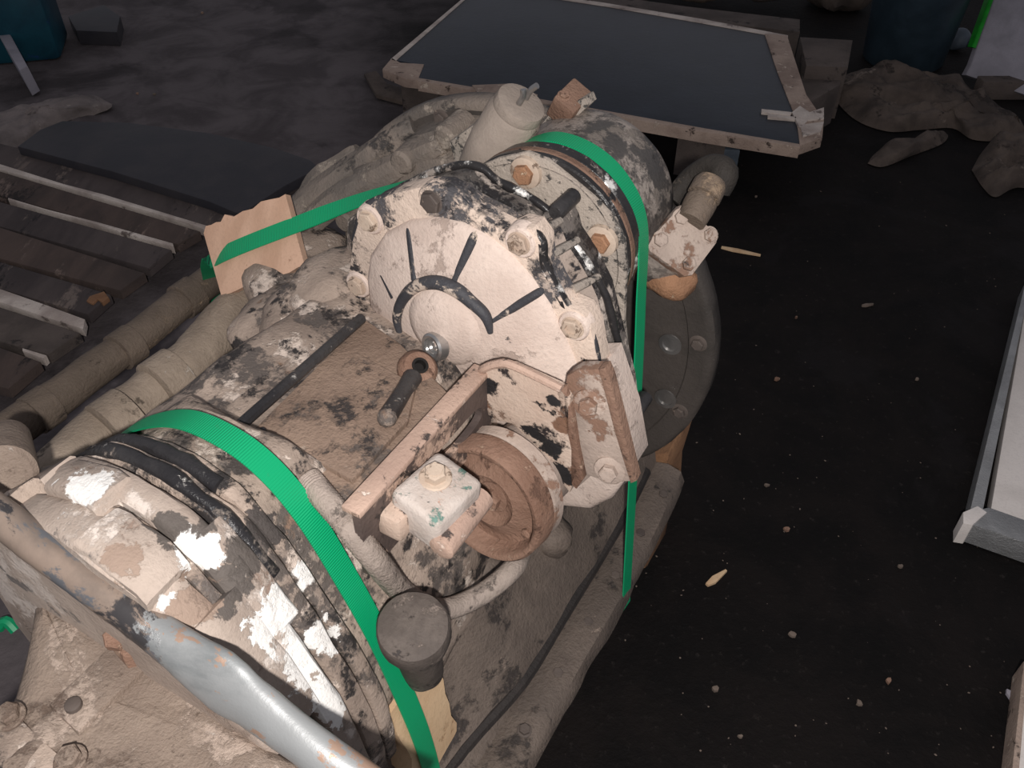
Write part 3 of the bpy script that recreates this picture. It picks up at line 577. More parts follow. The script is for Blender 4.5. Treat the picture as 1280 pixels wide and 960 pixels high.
# square flange plate with fitting and hose stub
SQ = [(808, 304), (852, 256), (898, 292), (896, 304), (866, 344), (856, 346), (812, 314)]
bm = B_(); n0 = [pu(x, y, -.045) for x, y in SQ]
nn = Vector((.55, -.55, .6)).normalized(); cc = sum(n0, Vector()) / len(n0)
def onplane(x, y, off=0.0):
    wp = Vector((ORG.x, ORG.y, BASE)) + Vector((0, 0, 0)); r = ray(x, y); R3 = Matrix.Rotation(AZ, 3, 'Z'); rl = R3 @ r; cl = R3 @ (CAM - wp)
    t = (cc + nn * off - cl).dot(nn) / rl.dot(nn); return cl + rl * t
bm.free(); bm = B_(); prism(bm, [onplane(x, y) for x, y in SQ], -nn * .016, .003); sq = done('square_plate', bm, 'mount', GB, 'square plate with four bolts')
for x, y in [(851, 272), (887, 294), (825, 300), (860, 330)]: bolt(sq, onplane(x, y, .0), nn, .0085, .006, 'mount', 1.25)
bm = B_(); a, b = pu(868, 268, -.02), pu(890, 226, .02); dd = (b - a).normalized(); l2 = (b - a).length
lathe(bm, a, dd, [(-.01, .017), (.01, .019), (l2 * .4, .019), (l2 * .42, .016), (l2 * .5, .016), (l2 * .52, .020), (l2 * .85, .020), (l2, .017)], 20); ft = done('fitting', bm, 'pipe_brown', GB)
bm = B_(); sweep(bm, [pu(898, 240, .03), pu(905, 216, .04), pu(888, 208, .05), pu(862, 222, .05), pu(840, 250, .03)], [.014, .017, .014, .012, .012], 14, 5); done('hose_elbow', bm, 'hose_shaded', ft)
bm = B_(); c = pu(838, 350, -.03); bmesh.ops.create_icosphere(bm, subdivisions=3, radius=.034, matrix=Matrix.Translation(c) @ Matrix.Diagonal((1, .7, .8, 1))); lump(bm, .006, 40, 2); done('rust_boss', bm, 'rust_bright', sq)
bm = B_(); c1 = onplane(850, 300, -.012); sweep(bm, [c1, pu(820, 320, -.02), L(-.02, .10, .10)], [.03, .034, .04], 14, 4); done('outlet_neck', bm, 'drum', sq)

# breather cap on stem
KT = pu(516, 782, -.55); kd = Vector((.16, -.22, 1)).normalized()
bm = B_(); lathe(bm, KT, kd, [(-.15, .022), (-.09, .0225), (-.06, .0225), (-.045, .0235), (-.034, .0265), (-.032, .0325), (-.026, .034), (-.006, .034), (-.001, .032), (.001, .026), (.0015, 0)], 40, caps=False); lump(bm, .0008, 60, 3)
done('breather_cap', bm, 'rubber', GB, 'black rubber breather cap on short stem', sharp=45)

# corrugated conduit hose
pts = [pw(384, 598, .112), pw(424, 644, .10), pw(466, 696, .06), pu(506, 742, -.500), pu(550, 762, -.475), pu(600, 744, -.43), pu(640, 712, -.39), pu(652, 690, -.35)]
path = catmull(pts, 34); bm = B_(); R = [.0118 + (.0007 if i % 2 else -.0004) * (1 if i < 110 else .3) for i in range(len(path))]
sweep(bm, path, R, 12, 1); done('conduit_hose', bm, 'conduit', GB, 'ribbed grey conduit hose', sharp=70)

# pipes along the left side
bm = B_(); sweep(bm, [pw(-60, 590, -.1), pw(60, 505, -.1), pw(160, 430, -.1), pw(270, 345, -.1), pw(330, 300, -.1)], [.026, .026, .024, .024, .022], 20, 6); lump(bm, .002, 22, 3)
p1 = done('side_pipe', bm, 'pipe_brown', GB, 'long brown oily pipe')
for x, y in [(158, 434), (235, 372), (52, 512)]:
    bm = B_(); lathe(bm, pw(x, y, -.1), YU, [(-.016, .024), (-.015, .0285), (.015, .0285), (.016, .024)], 20); done('pipe_collar', bm, 'pipe_brown', p1)
bm = B_(); sweep(bm, [pw(30, 640, -.06), pw(110, 560, -.06), pw(185, 500, -.06), pw(222, 470, -.05), pw(262, 430, -.04), pw(300, 388, -.04), pw(338, 356, -.04)], [.036, .036, .036, .034, .033, .036, .036], 22, 6); lump(bm, .004, 20, 6)
p2 = done('side_pipe', bm, 'pipe_beige', GB, 'thick pale dusty pipe with elbows')
for x, y in [(212, 478), (150, 530)]:
    bm = B_(); c = pw(x, y, -.05); lathe(bm, c, (.1, 1, .05), [(-.02, .034), (-.018, .04), (.018, .04), (.02, .034)], 22); done('pipe_collar', bm, 'pipe_beige', p2)
for x, y, m in [(318, 392, 'drum'), (300, 420, 'case_dark')]:
    bm = B_(); c = pw(x, y, .01); lathe(bm, c, (-.6, -.5, .3), [(-.04, .02), (.0, .022), (.006, .018)], 18); done('side_plug', bm, m, GB)
# round stub at the left edge
bm = B_(); c = pu(6, 590, -.66); lathe(bm, c, (.75, -.45, .35), [(-.09, .02), (-.004, .027), (.006, .027), (.010, .022), (.010, 0)], 28, caps=False); done('stub_end', bm, 'end_case', GB)

# transverse tube in front, flattened end
TA, TB = pu(-40, 616, -.705), pu(470, 994, -.705)
def tp(t): return TA.lerp(TB, t)
M['tube_mix'] = tube_mat(tp(.50).x)
def flat_sweep(bm, ts, ra, rb, seg=24):
    d = (TB - TA).normalized(); x = Vector((0, -1, .55)); x = (x - d * x.dot(d)).normalized(); y = d.cross(x); secs = []
    P = catmull([Vector((t, a, b)) for t, a, b in zip(ts, ra, rb)], 6)
    for q in P: secs.append([tp(q.x) + y * math.cos(2 * math.pi * k / seg) * q.y + x * math.sin(2 * math.pi * k / seg) * q.z for k in range(seg)])
    loft(bm, secs)
bm = B_(); flat_sweep(bm, [-.05, .15, .3, .42, .50, .57, .63, .67, .72, .80, .9, 1.1], [.0150, .0150, .0150, .0155, .0165, .0205, .0260, .0265, .0225, .0190, .0180, .0180], [.0145, .0145, .0145, .0145, .0145, .013, .011, .0105, .011, .0125, .014, .0145]); lump(bm, .0008, 40, 2); done('cross_tube', bm, 'tube_mix', GB, 'tube with flaking dark paint and flattened silver end', sharp=60)

# castings in the lower left: end web, plate with bolts
def relief(name, outline, w, h, mat, parent, seed, depth=.1, amp=.5, rings_=10):
    P = [pw(x, y, w) for x, y in outline]; c = sum(P, Vector()) / len(P); bm = B_(); dense = catmull(P + [P[0]], 6)[:-1]; rings = [[bm.verts.new(p - Vector((0, 0, depth))) for p in dense]]
    for k in range(rings_):
        f = 1 - k / (rings_ + .5); e = min(1, k / 3.0); row_ = []
        for p in dense:
            q = c + (p - c) * f; n1 = noise.fractal(q * 16 + Vector((seed, 0, 0)), 1, 2, 4); row_.append(bm.verts.new(q + Vector((0, 0, h * (e ** .5) * (1 + amp * n1)))))
        rings.append(row_)
    for a, b in zip(rings, rings[1:]):
        for i in range(len(a)): bm.faces.new((a[i], a[(i + 1) % len(a)], b[(i + 1) % len(a)], b[i]))
    bm.faces.new(rings[-1]); return done(name, bm, mat, parent, sharp=60)
ec = relief('end_casting', [(28, 688), (70, 716), (130, 760), (230, 840), (330, 930), (420, 1000), (300, 1080), (100, 1090), (-70, 1090), (-60, 960), (8, 892), (26, 850), (40, 790), (44, 740)], -.020, .016, 'end_case', GB, 3.0, .12)
for pts, w, t, m, nm in [([(60, 880), (138, 806), (178, 812), (184, 830), (96, 916)], .0, .03, 'end_case', 'foot_plate'),
                          ([(122, 786), (140, 772), (176, 800), (172, 816), (152, 820)], .02, .03, 'rust', 'lug'),
                          ([(38, 700), (62, 712), (150, 782), (168, 800), (150, 808), (70, 742)], .01, .04, 'light_case', 'web_rib'),
                          ([(190, 860), (250, 870), (310, 930), (330, 990), (240, 1000), (180, 940)], -.02, .03, 'end_case', 'casting_pad'),
                          ([(-20, 905), (14, 886), (60, 930), (100, 965), (60, 1010), (-20, 1000)], .0, .04, 'case', 'casting_pad')]:
    bm = B_(); prism(bm, [pw(x, y, w) for x, y in pts], (0, 0, -t), .004); done(nm, bm, m, ec)
bm = B_(); lathe(bm, pw(92, 882, .001), UPZ, [(-.004, .0075), (.003, .007), (.004, .005)], 16); done('rivet', bm, 'bolt_dark', ec)
bolt(ec, pw(148, 800, .022), (.2, -.2, 1), .011, .012, 'rust', 0); bolt(ec, pw(12, 896, .002), UPZ, .010, .010, 'end_case', 1.3); bolt(ec, pw(88, 950, .002), UPZ, .010, .010, 'end_case', 1.3)

# ------------------------------------------------------------------ straps
GM = Matrix.Translation((ORG.x, ORG.y, BASE)) @ Matrix.Rotation(-AZ, 4, 'Z')
CL = GM.inverted() @ CAM
def wdir(p, d, tw):
    a = Vector((0, 1, 0)); a = (a - d * a.dot(d)).normalized()
    if not tw: return a
    f = d.cross(p - CL).normalized(); f = f if f.dot(a) > 0 else -f
    t = max(0, min(1, (-.08 - p.x) / .15)) * tw
    return (a * (1 - t) + f * t).normalized()
def ribbon(name, pts, width, n=8, label=None, tw=0.0):
    P = catmull(pts, n); bm = B_(); uv = bm.loops.layers.uv.new('UVMap'); rows = []; dist = 0
    for i, p in enumerate(P):
        d = (P[min(i + 1, len(P) - 1)] - P[max(i - 1, 0)]).normalized(); wv = wdir(p, d, tw); nv = d.cross(wv)
        if i: dist += (p - P[i - 1]).length
        rows.append((dist, [bm.verts.new(p + wv * (width / 2 * a) + nv * (.0008 * b)) for a, b in ((-1, -1), (-1, 1), (1, 1), (1, -1))]))
    for (d0, a), (d1, b) in zip(rows, rows[1:]):
        for k in range(4):
            f = bm.faces.new((a[k], a[(k + 1) % 4], b[(k + 1) % 4], b[k]))
            for lp, dd in zip(f.loops, (d0, d0, d1, d1)): lp[uv].uv = (dd, 0)
    o = done(name, bm, 'strap', None, label, sharp=60)
    o.matrix_world = GM; return o
st = [(268, 392, -.10), (264, 350, -.15), (262, 330, -.20), (272, 321, -.222), (310, 304, -.21), (380, 277, -.175), (450, 250, -.14), (530, 224, -.115), (600, 199, -.1), (645, 183, -.1), (690, 171, -.1), (740, 189, -.1), (780, 228, -.1), (803, 285, -.105), (801, 380, -.12), (797, 480, -.14), (791, 600, -.17), (786, 690, -.19)]
s1 = ribbon('strap', [pu(*q) for q in st] + [pu(783, 745, -.2), L(-.203, .262, -.346)], .025, 8, 'green plastic strap over the black drum and cardboard pad', .5); s1['category'] = 'strap'; s1['group'] = 'green tie-down straps'
st = [(118, 620, -.55), (128, 568, -.55), (145, 548, -.55), (180, 529, -.55), (230, 524, -.55), (290, 550, -.55), (340, 590, -.55), (385, 645, -.55), (430, 718, -.55), (470, 790, -.55), (502, 860, -.55), (530, 930, -.55), (548, 1000, -.55), (560, 1080, -.55)]
s2 = ribbon('strap', [pu(*q) for q in st], .025, 8, 'green ribbed plastic strap over the near end of the gearbox'); s2['category'] = 'strap'; s2['group'] = 'green tie-down straps'
def gtop(o, label, cat, group=None):
    o.matrix_world = GM; o['label'] = label; o['category'] = cat
    if group: o['group'] = group
    return o
def slab(name, pts, a0, b0, t, mat, jag, n=5, tw=0.0):
    P = catmull(pts, n); bm = B_(); secs = []
    for i, p in enumerate(P):
        d = (P[min(i + 1, len(P) - 1)] - P[max(i - 1, 0)]).normalized(); wv = wdir(p, d, tw); nv = d.cross(wv)
        nv = nv if nv.dot(p - CL) > 0 else -nv
        a = a0 + jag * noise.noise(Vector((i * .9, 3, 0))); b = b0 + jag * noise.noise(Vector((i * .8, 9, 0)))
        q0 = p + nv * .003; q1 = q0 + nv * t
        secs.append([q0 + wv * a, q0 + wv * (a + b) / 2, q0 + wv * b, q1 + wv * b, q1 + wv * (a + b) / 2, q1 + wv * a])
    loft(bm, secs); return done(name, bm, mat, None, sharp=30)
gtop(slab('cardboard_pad', [pu(*q) for q in [(366, 283, -.182), (335, 295, -.197), (300, 308, -.212), (280, 317, -.222), (262, 325, -.230)]], -.052, .044, .012, 'card', .010, 3, tw=.75), 'torn cardboard pad under the far green strap', 'cardboard')
gtop(slab('wood_wedge', [pu(x, y, -.55) for x, y in [(506, 872), (530, 932), (548, 1000), (556, 1060)]], -.022, .055, .035, 'wood', .008), 'raw wood wedge under the near green strap', 'wedge')

# timber skid under the gearbox
sk = empty('timber_skid', (ORG.x, ORG.y, 0), 'rough timber skid carrying the gearbox', 'skid', rz=-AZ)
for y in (-.62, -.3, .02):
    bm = B_(); box(bm, (-.02, y, .0745), .50, .09, .149, .006); done('bearer', bm, 'wood_beam', sk)
b2 = B_(); a = [pu(x, y, .05) for x, y in [(800, 572), (834, 566), (836, 572), (824, 612), (822, 656), (790, 660)]]
prism(b2, [Vector((p.x, p.y, p.z + BASE)) for p in a], (0, .10, 0), .004); done('chock', b2, 'wood_beam', sk)

# ------------------------------------------------------------------ left pallet
def quad_board(name, px4, z, t, mat, parent=None, bev=.003, lumpy=0.0):
    bm = B_(); prism(bm, [pz(x, y, z) for x, y in px4], (0, 0, -t), bev)
    if lumpy: lump(bm, lumpy, 6, z)
    return done(name, bm, mat, parent)
pc = pz(60, 330, 0)
def wtop(o, label, cat, group=None):
    o['label'] = label; o['category'] = cat
    if group: o['group'] = group
    return o
pal = empty('wooden_pallet', (0, 0, 0), 'old dark wooden pallet with pale split edges', 'pallet')
ZP = .075
for q, m in [([(-160, 142), (20, 184), (269, 252), (291, 264), (262, 284), (-160, 158)], 'wood_dirty'),
             ([(-160, 174), (0, 214), (250, 289), (222, 305), (-160, 200)], 'wood_dirty2'),
             ([(-160, 212), (0, 252), (214, 312), (186, 335), (-160, 238)], 'wood_dirty'),
             ([(-160, 247), (0, 284), (181, 341), (150, 363), (-160, 280)], 'wood_dirty2'),
             ([(-160, 290), (0, 327), (100, 356), (138, 368), (110, 393), (-160, 314)], 'wood_dirty'),
             ([(-160, 342), (0, 384), (100, 416), (60, 443), (-160, 384)], 'wood_old'),
             ([(-160, 396), (0, 434), (50, 452), (10, 486), (-160, 440)], 'wood_dirty2')]:
    quad_board('board', q, ZP, .024, m, pal)
for q in [[(-40, 195), (0, 205), (80, 230), (130, 243), (232, 274), (262, 283), (261, 289), (230, 277), (130, 248), (80, 233), (-40, 201)], [(10, 247), (60, 262), (120, 277), (180, 294), (216, 304), (217, 308), (180, 299), (120, 280), (60, 263), (10, 249)], [(-40, 352), (0, 361), (60, 382), (106, 399), (104, 411), (50, 394), (-40, 364)], [(28, 435), (58, 444), (54, 448), (28, 438)]]:
    quad_board('split_edge', q, ZP + .003, .02, 'wood_pale', pal, .001)
quad_board('broken_end', [(112, 370), (130, 364), (136, 372), (128, 378), (122, 374), (116, 380), (108, 376)], ZP + .004, .01, 'wood_beam', pal, .001)
for q in [[(200, 262), (236, 274), (40, 428), (10, 420)], [(-120, 180), (-60, 195), (-80, 420), (-150, 400)]]:
    quad_board('stringer', q, ZP - .025, .049, 'wood_dirty', pal)

# black sheet
o = quad_board('rubber_sheet', [(22, 183), (50, 162), (78, 151), (160, 153), (260, 166), (340, 184), (388, 200), (398, 210), (356, 232), (300, 268), (262, 252), (140, 214)], .10, .024, 'mat')
wtop(o, 'flat black rubber sheet lying beside the wooden pallet', 'sheet')
for q in [[(60, 165), (90, 160), (95, 175), (60, 180)], [(330, 195), (370, 205), (330, 235), (300, 230)], [(200,175),(240,180),(230,215),(190,205)]]:
    o2 = quad_board('packing_block', q, .076, .076, 'wood_dirty'); wtop(o2, {60: 'packing block under the far left corner of the black rubber sheet', 330: 'packing block under the right end of the black rubber sheet', 200: 'packing block under the middle of the black rubber sheet'}[q[0][0]], 'block', 'blocks under the rubber sheet')

# ------------------------------------------------------------------ phenolic board on a pallet
pb = empty('plywood_pallet', (0, 0, 0), 'pallet covered with a dark film-faced plywood board with broken edges', 'pallet')
ZB = .17
quad_board('plywood_board', [(488, 74), (530, 82), (522, 98), (600, 112), (745, 139), (880, 163), (1000, 182), (1004, 165), (982, 100), (960, 42), (880, 26), (760, 4), (640, -14), (590, -12)], ZB, .022, 'film', pb, .001)
# bare ply margins
quad_board('broken_edge', [(478, 86), (490, 72), (500, 78), (530, 80), (522, 100), (505, 98)], ZB + .002, .026, 'ply', pb, .002)
quad_board('bare_strip', [(488, 74), (590, -12), (594, -12), (494, 76)], ZB + .002, .024, 'wood_pale', pb, .001)
quad_board('bare_strip', [(956, 42), (984, 44), (1008, 118), (1030, 150), (1028, 172), (1000, 182), (996, 150), (972, 90)], ZB + .003, .026, 'ply', pb, .002)
quad_board('bare_strip', [(640, -14), (760, 4), (880, 24), (985, 44), (985, 48), (880, 29), (760, 8), (640, -10)], ZB + .002, .024, 'wood_pale', pb, .001)
quad_board('bare_strip', [(522, 97), (600, 110), (745, 136), (880, 160), (1000, 180), (1000, 184), (880, 165), (745, 141), (600, 114), (522, 101)], ZB + .002, .03, 'ply', pb, .001)
quad_board('splinter', [(590, 106), (640, 104), (672, 118), (640, 122), (600, 120)], ZB + .004, .02, 'ply', pb, .002)
for q in [[(990, 140), (1000, 132), (1012, 140), (1030, 134), (1030, 148), (1010, 150), (1000, 160)], [(952, 136), (990, 140), (988, 144), (952, 140)], [(960, 142), (996, 146), (994, 149), (960, 146)], [(1000, 156), (1030, 152), (1026, 164), (1004, 170)]]:
    quad_board('splinter', q, ZB + .007, .008, 'wood_pale', pb, .0005)
for q in [[(500, 92), (560, 100), (600, 70), (540, 60)], [(700, 118), (770, 130), (780, 96), (720, 90)], [(850, 155), (910, 164), (910, 120), (855, 112)], [(930, 60), (965, 66), (958, 44), (925, 40)]]:
    quad_board('pallet_block', q, .148, .148, 'wood_old', pb)
quad_board('deck_board', [(865, 168), (925, 176), (925, 188), (868, 184)], .06, .05, 'bluegrey', pb)
# dusty scrap by the board's left corner
o = quad_board('scrap_sheet', [(455, 92), (470, 88), (484, 104), (530, 118), (540, 126), (500, 126), (470, 118)], .02, .012, 'cloth'); wtop(o, 'dirty scrap sheet under the left corner of the plywood board', 'scrap')
# slabs to the right of the board
for q, z, t, l in [([(1000, 46), (1066, 50), (1060, 84), (1008, 82)], .16, .04, 'upper grey cardboard slab right of the plywood board'), ([(1004, 84), (1056, 86), (1050, 106), (1012, 128), (1000, 110)], .12, .12, 'lower grey cardboard slab right of the plywood board')]:
    o = quad_board('cardboard_slab', q, z, z if 'upper' in l else t, 'wood_old'); wtop(o, l, 'slab', 'grey slabs')

# ------------------------------------------------------------------ bin, cloth, panels, clutter
o = quad_board('grey_plank', [(700, -14), (860, 8), (1000, 24), (1000, 40), (860, 24), (700, 0)], .10, .10, 'wood_old'); wtop(o, 'dusty grey plank lying behind the plywood board', 'plank')
bp = pz(1118, 72, 0)
bn = empty('plastic_bin', bp, 'dark blue-black plastic bin standing behind the crumpled cloth', 'bin')
bm = B_(); lathe(bm, (0, 0, 0), UPZ, [(.0, .02), (0, .125), (.008, .132), (.42, .165), (.42, .158), (.03, .126), (.03, 0)], 40, caps=False); done('bin_body', bm, 'bin', bn, sharp=40)
bm = B_(); lathe(bm, (0, 0, .40), UPZ, [(0, .164), (0, .176), (.024, .178), (.026, .158)], 40, caps=False); done('bin_rim', bm, 'bin', bn)
bn.location = bp + Vector((.02, -.02, 0))

def cloth(name, outline, hmax, seed, label):
    P = [pz(x, y, 0) for x, y in outline]; c = sum(P, Vector()) / len(P); bm = B_(); n = len(P)
    dense = catmull(P + [P[0]], 6)[:-1]; rings = []
    for k in range(13):
        f = 1 - k / 12.5; rings.append([bm.verts.new(c + (p - c) * f) for p in dense])
    for a, b in zip(rings, rings[1:]):
        for i in range(len(a)): bm.faces.new((a[i], a[(i + 1) % len(a)], b[(i + 1) % len(a)], b[i]))
    bm.faces.new(rings[-1])
    for k, r in enumerate(rings):
        e = min(1, k / 4.0)
        for v in r:
            q = v.co * 5.0 + Vector((seed, 0, 0)); h = 1 - abs(noise.noise(Vector((q.x * .5 + q.y * .55, q.y * 1.5 - q.x * .5, seed)))) * 1.7
            h2 = noise.fractal(q * 2.2, 1, 2, 4)
            h3 = 1 - abs(noise.noise(Vector((q.x * 1.1 + q.y * 1.6, q.y * 3.2 - q.x * 1.2, seed + 3)))) * 2.2
            v.co.z = .004 + hmax * (e ** .6) * max(.15, .40 * h + .38 * h3 + .25 + .30 * h2)
            if k: v.co += Vector((noise.noise(q * 1.6), noise.noise(q * 1.6 + Vector((5, 5, 5))), 0)) * .02
    bmesh.ops.subdivide_edges(bm, edges=bm.edges[:], cuts=1, use_grid_fill=True)
    o = done(name, bm, 'cloth', None, sharp=80); wtop(o, label, 'cloth', 'dirty cloths on the floor'); return o
cloth('crumpled_cloth', [(1040, 104), (1066, 96), (1110, 98), (1170, 104), (1215, 116), (1290, 172), (1290, 176), (1250, 178), (1215, 176), (1190, 162), (1150, 164), (1110, 166), (1070, 152), (1044, 126)], .075, 1.0, 'large crumpled muddy cloth in front of the dark bin')
cloth('crumpled_cloth', [(1084, 206), (1096, 192), (1130, 184), (1165, 170), (1184, 170), (1176, 182), (1140, 196), (1104, 210)], .035, 4.0, 'narrow twisted muddy rag below the large crumpled cloth')
cloth('crumpled_cloth', [(1214, 214), (1232, 186), (1262, 176), (1330, 170), (1330, 240), (1272, 236), (1244, 248), (1228, 236)], .07, 8.0, 'muddy cloth heap at the right edge')
def lean(name, bl, br, zb, h, back, t, mat, label, cat, skew=0.0):
    a, b = pz(*bl, zb), pz(*br, zb); up = Vector((skew, back, h)); bm = B_()
    nrm = (b - a).cross(up).normalized(); prism(bm, [a, b, b + up, a + up], -nrm * t, .003)
    return wtop(done(name, bm, mat), label, cat)
gp = empty('leaning_sheet', pz(1203, 105, 0), 'pale grey sheet with green edge leaning at the upper right', 'sheet')
a, b, up = Vector((0, 0, .03)), pz(1300, 138, 0) - pz(1203, 105, 0) + Vector((0, 0, .03)), Vector((.19, .35, .45))
bm = B_(); prism(bm, [a + up * .06 + (b - a) * .02, a, a + (b - a) * .5, b, b + up, a + up], (0, .025, -.01), .004); done('panel_sheet', bm, 'panel', gp)
bm = B_(); prism(bm, [a + up * .15 - (b - a) * .045, a + up * .15 + (b - a) * .01, a + up * 1.0 + (b - a) * .01, a + up - (b - a) * .05], (0, .03, -.01), .003); done('green_edge', bm, 'green_paint', gp)
bm = B_(); box(bm, (b - a) * .6 + Vector((0, .02, .03)), .2, .05, .06, .004); done('panel_foot', bm, 'wood_old', gp)

# pale sheet-metal tray at the right edge
tr = empty('metal_tray', pz(1300, 600, 0), 'white sheet-metal tray with zinc rim lying at the right edge', 'tray')
tl = tr.location
def wq(name, q, z, t, mat, par, bev=.002):
    bm = B_(); prism(bm, [pz(x, y, z) - Vector(tl) for x, y in q], (0, 0, -t), bev); return done(name, bm, mat, par)
wq('tray_sheet', [(1284, 372), (1238, 640), (1420, 700), (1420, 380)], .035, .03, 'white', tr)
wq('rim', [(1282, 352), (1288, 356), (1228, 642), (1212, 640)], .05, .045, 'zinc', tr)
wq('rim', [(1212, 640), (1236, 634), (1430, 702), (1430, 730), (1206, 652)], .05, .045, 'zinc', tr)
wq('rim_corner', [(1204, 640), (1222, 632), (1234, 640), (1216, 656), (1204, 654)], .053, .05, 'white', tr)
tr2 = empty('metal_sheet', pz(1290, 930, 0), 'narrow grey sheet-metal edge at the lower right corner', 'sheet'); tl = tr2.location
wq('sheet_plate', [(1284, 830), (1270, 990), (1420, 990), (1420, 830)], .045, .04, 'white', tr2)
wq('sheet_rim', [(1280, 826), (1286, 828), (1272, 990), (1262, 990)], .05, .045, 'ply', tr2)

# teal container at the upper left
tc = empty('teal_container', pz(30, 82, 0), 'teal plastic container at the upper left corner', 'container')
bm = B_(); box(bm, (-.04, .12, .16), .26, .22, .32, .02, Matrix.Rotation(.25, 3, 'Z')); done('container_body', bm, 'teal', tc)
bm = B_(); prism(bm, [pz(x, y, .1) - tc.location for x, y in [(-10, 30), (8, 34), (34, 82), (24, 88)]], (0, .02, -.09), .004); done('side_plate', bm, 'panel', tc)
o = quad_board('dark_scrap', [(85, 20), (130, 6), (150, 20), (146, 40), (95, 38)], .05, .048, 'mat'); wtop(o, 'dark flat scrap on the floor beside the teal container', 'scrap')
# sandy heap at the left
bm = B_(); P = [pz(x, y, 0) for x, y in [(-40, 150), (60, 132), (118, 124), (140, 138), (90, 150), (60, 162), (24, 186), (-40, 190)]]; c = sum(P, Vector()) / len(P); dn = catmull(P + [P[0]], 5)[:-1]
loft(bm, [[c + (p - c) * f + Vector((0, 0, z)) for p in dn] for f, z in [(1, .001), (.85, .02), (.6, .032), (.3, .036), (.05, .038)]]); lump(bm, .02, 14, 3, 1)
wtop(done('sand_heap', bm, 'dirt'), 'low heap of grey sand and rubble beside the pallet', 'rubble')
# clutter along the top edge
def lying(name, x, y, size, mat, label, cat, seed, group=None):
    bm = B_(); c = pz(x, y, 0); bmesh.ops.create_icosphere(bm, subdivisions=3, radius=1.0, matrix=Matrix.Translation(c + Vector((0, 0, size[2] * .8))) @ Matrix.Diagonal((size[0], size[1], size[2], 1))); lump(bm, min(size) * .5, 9, seed)
    return wtop(done(name, bm, mat), label, cat, group)
for i, (x, y, r, m, l) in enumerate([(780, 2, .09, 'wood_old', 'dim round scrap part above the plywood board, leftmost of three'), (870, 6, .09, 'pipe_brown', 'dim brown scrap part above the plywood board, middle of three'), (950, 12, .09, 'cloth', 'dim scrap part above the plywood board, rightmost of three')]):
    bm = B_(); c = pz(x, y, 0); R = r
    sweep(bm, [c + Vector((R * math.cos(t), R * math.sin(t), .05 + .02 * i)) for t in [k * math.pi / 6 for k in range(13)]], .03, 12, 3); lump(bm, .01, 12, i)
    wtop(done('scrap_ring', bm, m), l, 'scrap', 'scrap along the far wall')
lying('cloth_bundle', 1044, 8, (.11, .10, .10), 'cloth', 'dark cloth bundle left of the bin', 'bundle', 2)
lying('grey_can', 1196, 62, (.04, .04, .04), 'bluegrey', 'small pale blue-grey lump right of the bin', 'scrap', 6)

# wood slivers and chips on the floor
def sliver(a, b, w, mat, label, z=.006):
    A, Bp = pz(*a, z), pz(*b, z); d = (Bp - A).normalized(); s = Vector((-d.y, d.x, 0)) * w; bm = B_()
    prism(bm, [A - s * .4, A.lerp(Bp, .3) - s, Bp - s * .3, Bp + s * .3, A.lerp(Bp, .4) + s, A + s * .5], (0, 0, -.0055), .001)
    wtop(done('wood_sliver', bm, mat), label, 'sliver', 'wood slivers on the floor')
sliver((902, 308), (951, 318), .006, 'wood', 'long wood sliver beside the square plate')
sliver((884, 730), (908, 712), .006, 'wood', 'pale wood sliver on the dark floor in the lower right')
sliver((1078, 381), (1092, 379), .004, 'chip', 'thin pale sliver far right on the dark floor')
chips = [(971, 475, .012, 'rust'), (958, 608, .009, 'chip'), (983, 663, .011, 'rust'), (945, 247, .006, 'chip'), (990, 795, .012, 'chip'), (1110, 852, .014, 'rust'), (1073, 880, .011, 'chip'), (893, 862, .011, 'chip'), (995, 398, .008, 'rust'), (1146, 475, .008, 'chip'), (1125, 709, .008, 'chip'), (925, 922, .009, 'chip'), (172, 118, .014, 'rust'), (193, 119, .012, 'chip'), (253, 17, .012, 'rust'), (1262, 870, .02, 'panel'), (8, 784, .012, 'strap')]
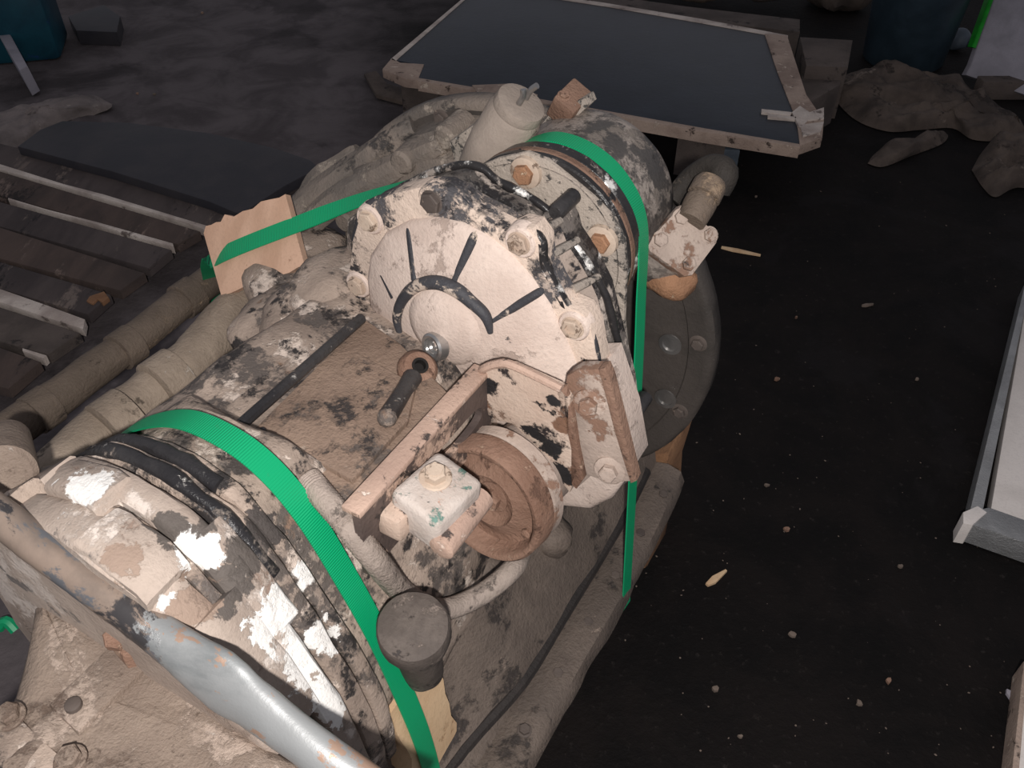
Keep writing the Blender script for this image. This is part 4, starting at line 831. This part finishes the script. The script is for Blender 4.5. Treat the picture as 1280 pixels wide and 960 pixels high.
CHIPL = ['rust-coloured flake on the dark floor right of the round flange', 'pale curled chip on the dark floor right of the wooden chock', 'brownish flake on the dark floor above the lower right sliver', 'tiny white chip on the floor below the plywood board corner', 'pale chip on the dark floor below the lower right wood sliver', 'brown flake on the floor near the bottom right, largest there', 'pale chip left of the brown flake near the bottom right', 'thin pale chip on the floor right of the lower case bottom end', 'small brown flake on the floor level with the round flange', 'pale chip on the dark floor left of the metal tray', 'pale chip below the corner of the metal tray', 'pale chip on the floor at the bottom, nearest the lower case', 'brown crumb on the grey floor above the black rubber sheet', 'pale crumb right of the brown crumb above the black rubber sheet', 'small reddish chip at the top of the grey floor', 'grey torn piece beside the metal sheet edge at lower right']
for i, (x, y, r, m) in enumerate(chips[:-1]):
    bm = B_(); c = pz(x, y, 0); n = 7
    top_ = [c + Vector((math.cos(k * 2 * math.pi / n), .8 * math.sin(k * 2 * math.pi / n), 0)) * r * random.uniform(.25, .62) + Vector((0, 0, .006)) for k in range(n)]
    prism(bm, top_, (0, 0, -.0055), .001)
    o = done('debris_chip', bm, m); wtop(o, CHIPL[i], 'chip', 'chips scattered on the floor')
bm = B_(); 
for k in range(150):
    x, y = random.uniform(780, 1260), random.uniform(190, 955)
    c = pz(x, y, .001); r = random.uniform(.0005, .0017)
    bmesh.ops.create_icosphere(bm, subdivisions=1, radius=r, matrix=Matrix.Translation(c) @ Matrix.Rotation(random.random() * 3, 4, 'Z') @ Matrix.Diagonal((random.uniform(.6, 1.8), 1, .5, 1)))
o = done('floor_grit', bm, 'chip', kind='stuff'); wtop(o, 'fine pale grit scattered over the dark floor', 'grit')
# torn green strap ends at the lower left
for x, y, s, l in [(10, 785, .014, 'scrap of green strap at the left edge, larger piece'), (38, 766, .008, 'scrap of green strap at the left edge, smaller piece')]:
    bm = B_(); c = pz(x, y, .02); sweep(bm, [c + Vector((-s, 0, 0)), c + Vector((0, s * .3, .012)), c + Vector((s, -s * .3, .0))], s * .6, 8, 4)
    wtop(done('strap_scrap', bm, 'strap'), l, 'strap scrap', 'green strap scraps')
